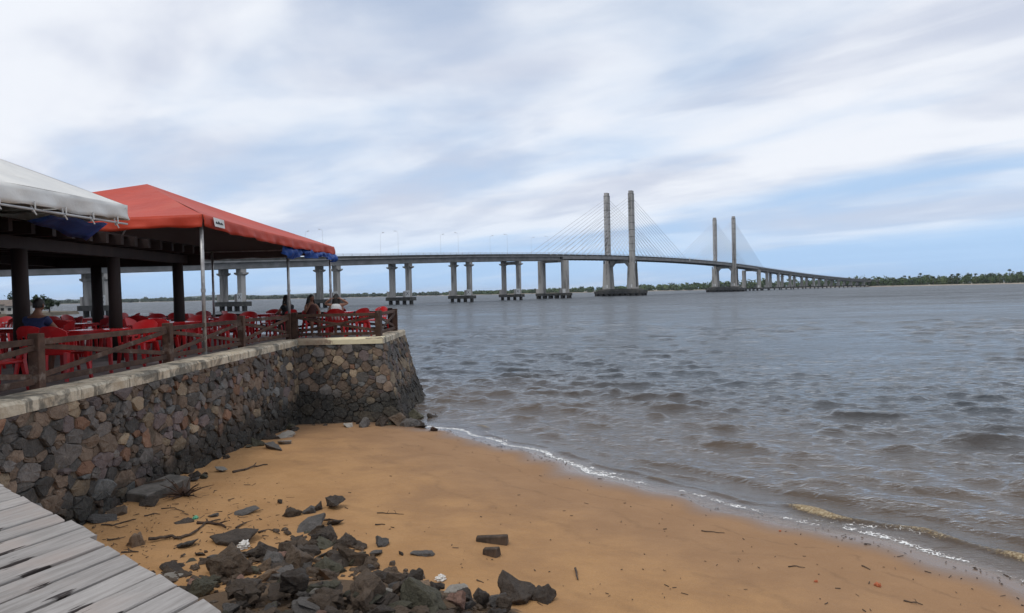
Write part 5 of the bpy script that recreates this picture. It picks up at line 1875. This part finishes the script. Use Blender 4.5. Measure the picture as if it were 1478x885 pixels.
PX = 1.0 / FPX
big = [  # px, py (centre), width px, material, slab, label
    (485, 732, 30, 0, 0, 'pointed dark rock farthest out on the sand from the heap'),
    (460, 736, 18, 0, 0, 'small peaked rock just left of the pointed dark rock'),
    (444, 741, 22, 2, 0, 'greyish rock between the two peaked rocks and the round one'),
    (421, 745, 26, 1, 0, 'brown rock at the upper left end of the row of peaked rocks'),
    (447, 763, 54, 2, 1, 'wide tilted grey-brown slab at the top of the heap'),
    (486, 756, 26, 0, 1, 'flat dark slab right of the wide tilted slab'),
    (458, 782, 28, 0, 0, 'rounded charcoal rock below the wide tilted slab'),
    (481, 780, 17, 0, 0, 'small charcoal rock beside the rounded charcoal one'),
    (499, 788, 34, 0, 0, 'peaked charcoal rock on the upper right edge of the heap'),
    (414, 799, 34, 1, 0, 'brown boulder on the upper left edge of the heap'),
    (548, 787, 30, 2, 0, 'speckled grey rock lying alone right of the heap'),
    (541, 799, 26, 2, 1, 'speckled flat stone touching the lone grey rock'),
    (610, 800, 34, 2, 1, 'thin flat stone on the sand right of the lone grey rock'),
    (580, 801, 11, 0, 0, 'pebble-sized dark stone between the lone grey rock and the thin flat stone'),
    (573, 840, 32, 1, 0, 'upright brown rock at the right shoulder of the heap'),
    (603, 843, 52, 0, 0, 'large charcoal boulder at the right shoulder of the heap'),
    (508, 813, 50, 1, 0, 'brown boulder with pale streaks near the top of the heap'),
    (539, 819, 34, 1, 0, 'rounded brown boulder right of the pale-streaked one'),
    (431, 816, 58, 1, 0, 'broad brown boulder in the middle left of the heap'),
    (474, 828, 46, 3, 0, 'olive wedge-shaped boulder in the middle of the heap'),
    (424, 852, 64, 0, 0, 'largest dark boulder at the lower left of the heap'),
    (534, 862, 70, 1, 0, 'largest rounded brown boulder at the bottom of the heap'),
    (612, 870, 70, 3, 0, 'long olive-grey boulder at the bottom right of the heap'),
    (660, 872, 40, 6, 0, 'reddish rock at the bottom edge, right of the long olive boulder'),
    (697, 866, 32, 0, 0, 'dark rock right of the white crusted stones'),
    (728, 877, 36, 1, 0, 'brown rock cut by the bottom edge of the photograph'),
    (748, 864, 56, 0, 0, 'dark pitted rock lying on the wet sand, left of its twin'),
    (785, 865, 42, 0, 0, 'dark pitted rock farthest right on the sand'),
    (440, 872, 36, 2, 1, 'flat grey-green slab on the heap at the bottom edge'),
    (664, 853, 44, 5, 1, 'white crusted flat stone at the right end of the heap'),
    (338, 780, 74, 0, 1, 'long thin slanting slab between the sticks and the heap'),
    (199, 786, 34, 4, 0, 'tan rounded stone next to the boardwalk'),
    (273, 787, 36, 2, 1, 'flat grey stone right of the tan rounded stone'),
    (316, 806, 30, 2, 1, 'small flat grey stone below the long slanting slab'),
    (291, 801, 22, 1, 1, 'small brown stone below the flat grey stone'),
    (245, 823, 40, 0, 1, 'dark slab beside the edge of the boardwalk'),
    (329, 826, 72, 1, 0, 'broad brown boulder at the left end of the heap'),
    (293, 858, 52, 3, 0, 'greenish boulder against the boardwalk edge'),
    (250, 835, 34, 5, 1, 'pale flat stone below the dark slab by the boardwalk'),
    (349, 841, 26, 6, 0, 'pinkish stone among the dark boulders'),
    (380, 822, 28, 4, 0, 'yellowish tan stone among the dark boulders'),
    (360, 862, 40, 1, 0, 'brown rock at the bottom edge between the greenish and the largest dark boulder'),
    (265, 755, 24, 0, 1, 'dark leaf-shaped stone beside the green plastic scrap'),
    (308, 745, 18, 2, 1, 'small grey stone at the end of the thin stick'),
    (357, 741, 32, 2, 1, 'lone rough grey stone on the sand above the sticks'),
    (404, 726, 10, 0, 0, 'tiny dark stone alone in the middle of the upper beach'),
    (321, 680, 20, 5, 1, 'flat pale stone alone near the long wall'),
    (278, 694, 16, 2, 1, 'small grey stone right of the concrete block'),
    (113, 742, 56, 3, 0, 'green-black boulder wedged between the wall foot and the boardwalk'),
    (138, 744, 26, 1, 0, 'small brown rock right of the green-black boulder'),
    (165, 743, 30, 1, 1, 'flat brown rock on the sand near the wall foot'),
    (84, 741, 30, 2, 0, 'pale grey rock at the wall foot above the boardwalk edge'),
    (409, 631, 28, 5, 1, 'upper pale slab by the foot of the long wall'),
    (411, 641, 26, 5, 1, 'lower pale pinkish slab by the foot of the long wall'),
    (398, 648, 36, 2, 1, 'grey slab half buried below the two pale slabs'),
    (388, 634, 26, 0, 1, 'dark slab left of the two pale slabs'),
    (444, 606, 18, 5, 1, 'pale oval stone at the foot of the wall corner'),
    (480, 608, 44, 0, 1, 'long slanting dark slab leaning at the wall corner foot'),
    (503, 616, 24, 5, 1, 'pale flat slab lying before the front wall'),
    (524, 616, 20, 2, 0, 'round grey stone before the front wall'),
    (604, 606, 26, 3, 0, 'greenish stone at the foot of the water-side corner'),
    (590, 615, 26, 2, 0, 'grey stone before the water-side corner'),
    (606, 617, 18, 0, 1, 'dark flat stone at the edge of the water'),
    (618, 595, 16, 0, 1, 'black stone in the water off the wall corner'),
    (610, 579, 14, 0, 1, 'black stone in the water farther along the wall'),
    (575, 613, 30, 1, 0, 'brown stone at the middle of the front wall foot'),
    (550, 614, 24, 0, 0, 'dark stone left of the brown one at the front wall foot'),
]
for px, py, wd, mi, slab_, lab in big:
    heap = py > 775 and 230 < px < 745
    p = on_heap(px, py) if heap else at_sand(px, py)
    size = wd * PX * p.y * (0.95 if heap else 1.05)
    rock(p, size, mi, lab, slab=bool(slab_), tilt=0.25 if slab_ else 0.5, sink=0.36 if heap else 0.32, sc=(1, 1, 1.25 if not slab_ else 1.1))
# rubble between and under the big ones
HEAP = [(222, 822), (262, 812), (330, 800), (395, 792), (432, 762), (505, 776), (545, 812), (625, 846), (735, 870), (735, 905), (300, 905), (232, 835)]


def in_heap(x, y):
    c = False
    for i in range(len(HEAP)):
        (x0, y0), (x1, y1) = HEAP[i], HEAP[i - 1]
        if (y0 > y) != (y1 > y) and x < (x1 - x0) * (y - y0) / (y1 - y0) + x0: c = not c
    return c


n_ = 0
while n_ < 222:
    px, py = rk.uniform(220, 742), rk.uniform(760, 905)
    if not in_heap(px, py) or (not 340 < px < 620 and rk.random() < 0.45): continue
    p = on_heap(px, py)
    w_ = rk.choice((rk.uniform(10, 22), rk.uniform(18, 38)))
    if 340 < px < 640 and py > 800: w_ *= 1.4
    rock(Vector((p.x, p.y, p.z - 0.015)), w_ * PX * p.y, rk.choices(range(7), (36, 34, 8, 14, 3, 2, 3))[0], 'small broken stone wedged in the rock heap by the boardwalk', slab=rk.random() < .3, group='rubble of the rock heap', sink=0.32, tilt=0.45, sc=(1, 1, 0.85))
    n_ += 1
chips = MB()                             # gravel-sized chips between the stones, past counting
cm = ROCKS[0]
cv_ = [v.co.copy() for v in rock_mesh(90, 0.6, 1.1, 0.8).vertices]
for i in range(1100):
    px, py = rk.uniform(200, 760), rk.uniform(760, 905)
    if not in_heap(px + rk.uniform(-22, 22), py + rk.uniform(-14, 10)): continue
    p = on_heap(px, py)
    p.z -= 0.2 * heap_z(p.x, p.y) - 0.015
    sc_ = rk.uniform(.03, .10)
    mt = Matrix.Rotation(rk.uniform(0, 6.28), 3, 'Z') @ Matrix.Rotation(rk.uniform(-.6, .6), 3, 'X')
    q = [p + mt @ Vector((a * sc_, b * sc_ * .8, c * sc_ * .55)) for a, b, c in ((-.5, -.5, -.3), (.6, -.4, -.3), (.5, .5, -.3), (-.4, .5, -.3), (-.3, -.3, .4), (.35, -.35, .5), (.4, .3, .3), (-.35, .4, .45))]
    chips.hexa(q[:4], q[4:])
tag(chips.build('rock_chips', MAT['rock'][1]), 'brown stone chips strewn between the rocks of the heap', 'gravel', None, 'stuff')
for i in range(36):                      # rubble along the wall foot
    if i < 24:
        y = rk.uniform(9.2, 20.0)
        p = (-5.72 + abs(rk.gauss(0, .16)), y)
    else:
        p = (rk.uniform(-5.5, -2.4), 19.9 - abs(rk.gauss(0, .14)))
    rock(Vector((p[0], p[1], max(sz(*p), -.02))), rk.uniform(.10, .34), rk.choices(range(7), (50, 14, 16, 14, 0, 4, 2))[0], 'dark wet stone tumbled at the foot of the stone wall', slab=rk.random() < .4, group='stones at the wall foot', sink=0.3)
for i in range(10):                      # stones in the water off the corner
    p = (-2.45 + abs(rk.gauss(0, .25)), rk.uniform(19.6, 24))
    rock(Vector((p[0], p[1], -0.10)), rk.uniform(.18, .42), 0, 'black wet stone in the shallows beside the terrace corner', group='stones in the shallows', slab=rk.random() < .4, sink=0.3)

# concrete block
c = at_sand(229, 714)
MAT['block'] = pbr('old_cement_block', (0.15, 0.135, 0.12), (0.11, 0.10, 0.088), 6, 0.9, 0.6, 30, c=(0.075, 0.068, 0.06), cscale=4)
bl = MB().box(-.20, .20, -.48, .48, -0.08, 0.17).build('concrete_block', MAT['block'], None, bevel=0.015)
bl.location = c
bl.rotation_euler = (0.05, 0.07, R(-17))
tag(bl, 'rectangular grey concrete block lying at the foot of the long wall', 'block')
hk = empty('iron_hook', c + Vector((-0.05, 0.02, 0.175)), 0.5, 'bent rusty iron rod lying on the concrete block', 'rod')
MB().tube([(-.16, -.02, 0.02), (-.05, -.03, .025), (.10, -.01, .03), (.14, .04, .03), (.02, .06, .025), (-.08, .05, .02)], 0.011, 6).build('rod', MAT['twig'], hk, world=False)


# ------------------------------------------------------------------ driftwood, sticks, litter
def stick(pts_px, rad, label, m=None, name='stick', side_=True, group='sticks on the beach'):
    P_ = [at_sand(*q) for q in pts_px]
    c = P_[0].copy()
    o = empty(name, c, 0, label, 'stick', group)
    n = len(P_)
    L = []
    for i in range(n - 1):
        for k in range(3):
            q = P_[i].lerp(P_[i + 1], k / 3)
            L.append(q - c + Vector((rk.uniform(-.008, .008), rk.uniform(-.015, .015), rad * rk.uniform(.6, 1.6))))
    L.append(P_[-1] - c + Vector((0, 0, rad)))
    MB().tube(L, [rad * (1.1 - 0.7 * i / len(L)) for i in range(len(L))], 6).build('stem', m or MAT['twig'], o, world=False)
    if side_:
        for k in (len(L) // 3, 2 * len(L) // 3):
            d = Vector((rk.uniform(-.15, .15), rk.uniform(-.15, .15), rk.uniform(.0, .04)))
            MB().tube([L[k], L[k] + d * .6 + Vector((.01, 0, .01)), L[k] + d], [rad * .5, rad * .4, rad * .15], 5).build('twig', m or MAT['twig'], o, world=False)
    return o


stick([(336, 683), (352, 680), (366, 675), (386, 672)], 0.022, 'driftwood stick with a knotted root near the long wall', MAT['twig'])
kn = at_sand(372, 672)
stick([(215, 781), (240, 777), (262, 778), (279, 772), (296, 758), (318, 752)], 0.022, 'long bent driftwood branch above the flat grey stone')
stick([(285, 758), (300, 756), (316, 759), (326, 764)], 0.026, 'reddish bark strip above the long slanting slab', MAT['frond'])
stick([(147, 758), (163, 760), (180, 755), (196, 751)], 0.012, 'thin forked twig near the flat brown rock')
stick([(208, 746), (222, 742), (231, 743)], 0.009, 'short thin twig left of the leaf-shaped stone')
stick([(234, 735), (252, 734), (266, 739)], 0.008, 'curved thin twig below the palm debris')
stick([(155, 781), (170, 779), (181, 776)], 0.010, 'twig leaning by the boardwalk edge')
stick([(176, 799), (190, 798), (200, 798)], 0.014, 'short stick poking out from under the boardwalk')
stick([(340, 763), (350, 758), (356, 755)], 0.014, 'stub of a branch above the long slanting slab')
stick([(372, 770), (388, 765), (404, 772)], 0.012, 'dark twig tangle right of the long slanting slab')
stick([(446, 752), (470, 752), (492, 755)], 0.020, 'dark stick resting by the flat dark slab')
stick([(545, 741), (565, 742), (583, 743)], 0.008, 'thin pale stick on the open sand')
stick([(541, 759), (556, 758)], 0.010, 'short dark stick under the thin pale stick', side_=False)
stick([(688, 838), (698, 842)], 0.008, 'short twig on the sand left of the orange scrap', side_=False)
stick([(1012, 767), (1030, 769), (1046, 770)], 0.008, 'thin twig on the damp sand, upper of the right-hand twigs', side_=False)
stick([(1139, 819), (1150, 818), (1162, 820)], 0.007, 'small twig in the middle of the lower right sand', side_=False)
stick([(1304, 868), (1320, 870), (1332, 874)], 0.008, 'forked twig near the bottom right corner')
stick([(1243, 817), (1256, 823)], 0.008, 'small curved twig near the swash line', side_=False)
stick([(831, 823), (834, 838)], 0.014, 'dark stub of wood right of the pitted rocks', side_=False)
for (px, py, wd, ang, lab) in ((711, 783, 48, -0.25, 'broken dark beam piece lying alone on the open sand'), (710, 801, 26, -0.55, 'short broken wood chunk below the beam piece')):
    p = at_sand(px, py)
    L = wd * PX * p.y
    o = MB().hexa([(-L / 2, -.055, 0), (L / 2, -.07, -.01), (L * .47, .06, -.01), (-L / 2, .04, 0)], [(-L * .49, -.04, .07), (L * .46, -.06, .12), (L * .48, .04, .11), (-L * .5, .02, .08)]).build('wood_chunk', MAT['twig'], None, bevel=0.012)
    o.location = p
    o.rotation_euler = (0.1, 0.0, ang)
    tag(o, lab, 'wood', 'wood pieces on the sand')

# dried palm frond cluster
c = at_sand(265, 716)
fr = empty('palm_debris', c, 0, 'spiky dried palm frond stump beside the concrete block', 'palm debris')
for i in range(34):
    a, el = rk.uniform(0, 6.28), rk.uniform(0.02, 0.75)
    L = rk.uniform(.18, .48)
    d = Vector((math.cos(a) * math.cos(el), math.sin(a) * math.cos(el), math.sin(el)))
    MB().tube([d * .03, d * L * .6 + Vector((0, 0, .01)), d * L + Vector((0, 0, -.05 * L))], [.014, .009, .003], 5).build('spike', MAT['frond'], fr, world=False)
MB().tube([(-.10, -.02, .03), (0, 0, .07), (.10, .02, .03)], [.05, .09, .04], 8).build('stump', MAT['frond'], fr, world=False)


def crumple(px, py, size, m, name, label, cat, seed):
    g = random.Random(seed)
    p = at_sand(px, py) if py < 800 else on_heap(px, py)
    bm = bmesh.new()
    bmesh.ops.create_icosphere(bm, subdivisions=3, radius=0.5)
    for v in bm.verts:
        q = v.co.normalized()
        f = 0.75 + 0.25 * math.sin(q.x * 9 + seed) * math.sin(q.y * 8) + 0.18 * math.sin(q.z * 14 + q.x * 6) + g.uniform(-.07, .07)
        v.co = Vector((q.x * .5 * f, q.y * .38 * f, q.z * .26 * f))
    me = bpy.data.meshes.new(name)
    bm.to_mesh(me)
    bm.free()
    me.materials.append(m)
    o = link(name, me)
    o.location = p + Vector((0, 0, size * 0.12))
    o.scale = (size, size, size)
    o.rotation_euler = (0, 0, g.uniform(0, 6))
    return tag(o, label, cat)


crumple(636, 838, 0.17, MAT['plastic_bag'], 'plastic_bag', 'crumpled white plastic bag at the right end of the heap', 'plastic bag', 3)
crumple(352, 790, 0.22, MAT['plastic_bag'], 'cloth_rag', 'dirty pale rag caught between stones below the slanting slab', 'rag', 5)
crumple(282, 749, 0.12, MAT['green_plastic'], 'plastic_scrap', 'green plastic scrap next to the leaf-shaped stone', 'litter', 7)
crumple(756, 842, 0.06, MAT['orange_bit'], 'dry_leaf', 'small orange scrap above the pitted rocks', 'litter', 9)
crumple(1267, 846, 0.10, MAT['orange_bit'], 'dry_leaf', 'orange leaf on the damp sand near the bottom right', 'litter', 11)
crumple(1178, 840, 0.06, MAT['orange_bit'], 'dry_leaf', 'small red scrap left of the orange leaf', 'litter', 12)
crumple(1126, 767, 0.05, MAT['orange_bit'], 'dry_leaf', 'tiny orange scrap close to the swash line', 'litter', 13)
crumple(626, 622, 0.26, MAT['frond'], 'seaweed_clump', 'dark red seaweed clump at the waterline near the wall corner', 'seaweed', 14)

# scattered organic crumbs nobody could count
g = np.random.default_rng(8)
b = MB()
cnt = 0
while cnt < 760:
    r_ = g.random()
    if r_ < 0.28:                        # wrack line just above the swash
        al_ = g.uniform(-0.5, 14)
        dd = abs(g.normal(0.12, 0.22)) - 0.02
        x, y = SH_A + SH_T * al_ + SH_N * dd
    elif r_ < 0.72:
        p = at_sand(g.uniform(120, 420), g.uniform(690, 830))
        x, y = p.x, p.y
    else:
        p = at_sand(g.uniform(420, 1478), g.uniform(640, 885))
        x, y = p.x, p.y
    if shore_D(x, y) < -0.05: continue
    z = sz(x, y)
    L = g.exponential(0.034 if 0.28 <= r_ < 0.72 else 0.02) + 0.010
    a = g.uniform(0, 6.28)
    wd = g.uniform(.003, .009)
    d = Vector((math.cos(a), math.sin(a), 0)) * min(L, .13)
    b.beam(Vector((x, y, z + .006)) - d / 2, Vector((x, y, z + .008 + g.uniform(0, .008))) + d / 2, wd, wd)
    cnt += 1
tag(b.build('beach_crumbs', MAT['twig']), 'scattered dark bits of bark and seaweed on the sand', 'debris', None, 'stuff')

# ------------------------------------------------------------------ air
hz_m, t = new_mat('haze')
vol = t.n('ShaderNodeVolumePrincipled', {'Color': (0.80, 0.88, 1.0), 'Density': 0.00006})
out = t.n('ShaderNodeOutputMaterial')
t.t.links.new(vol.outputs[0], out.inputs['Volume'])
tag(MB().box(-8200, 8200, -400, 9500, -2.5, 62.0).build('haze', hz_m), 'thin bluish air over the river', None, None, 'stuff')
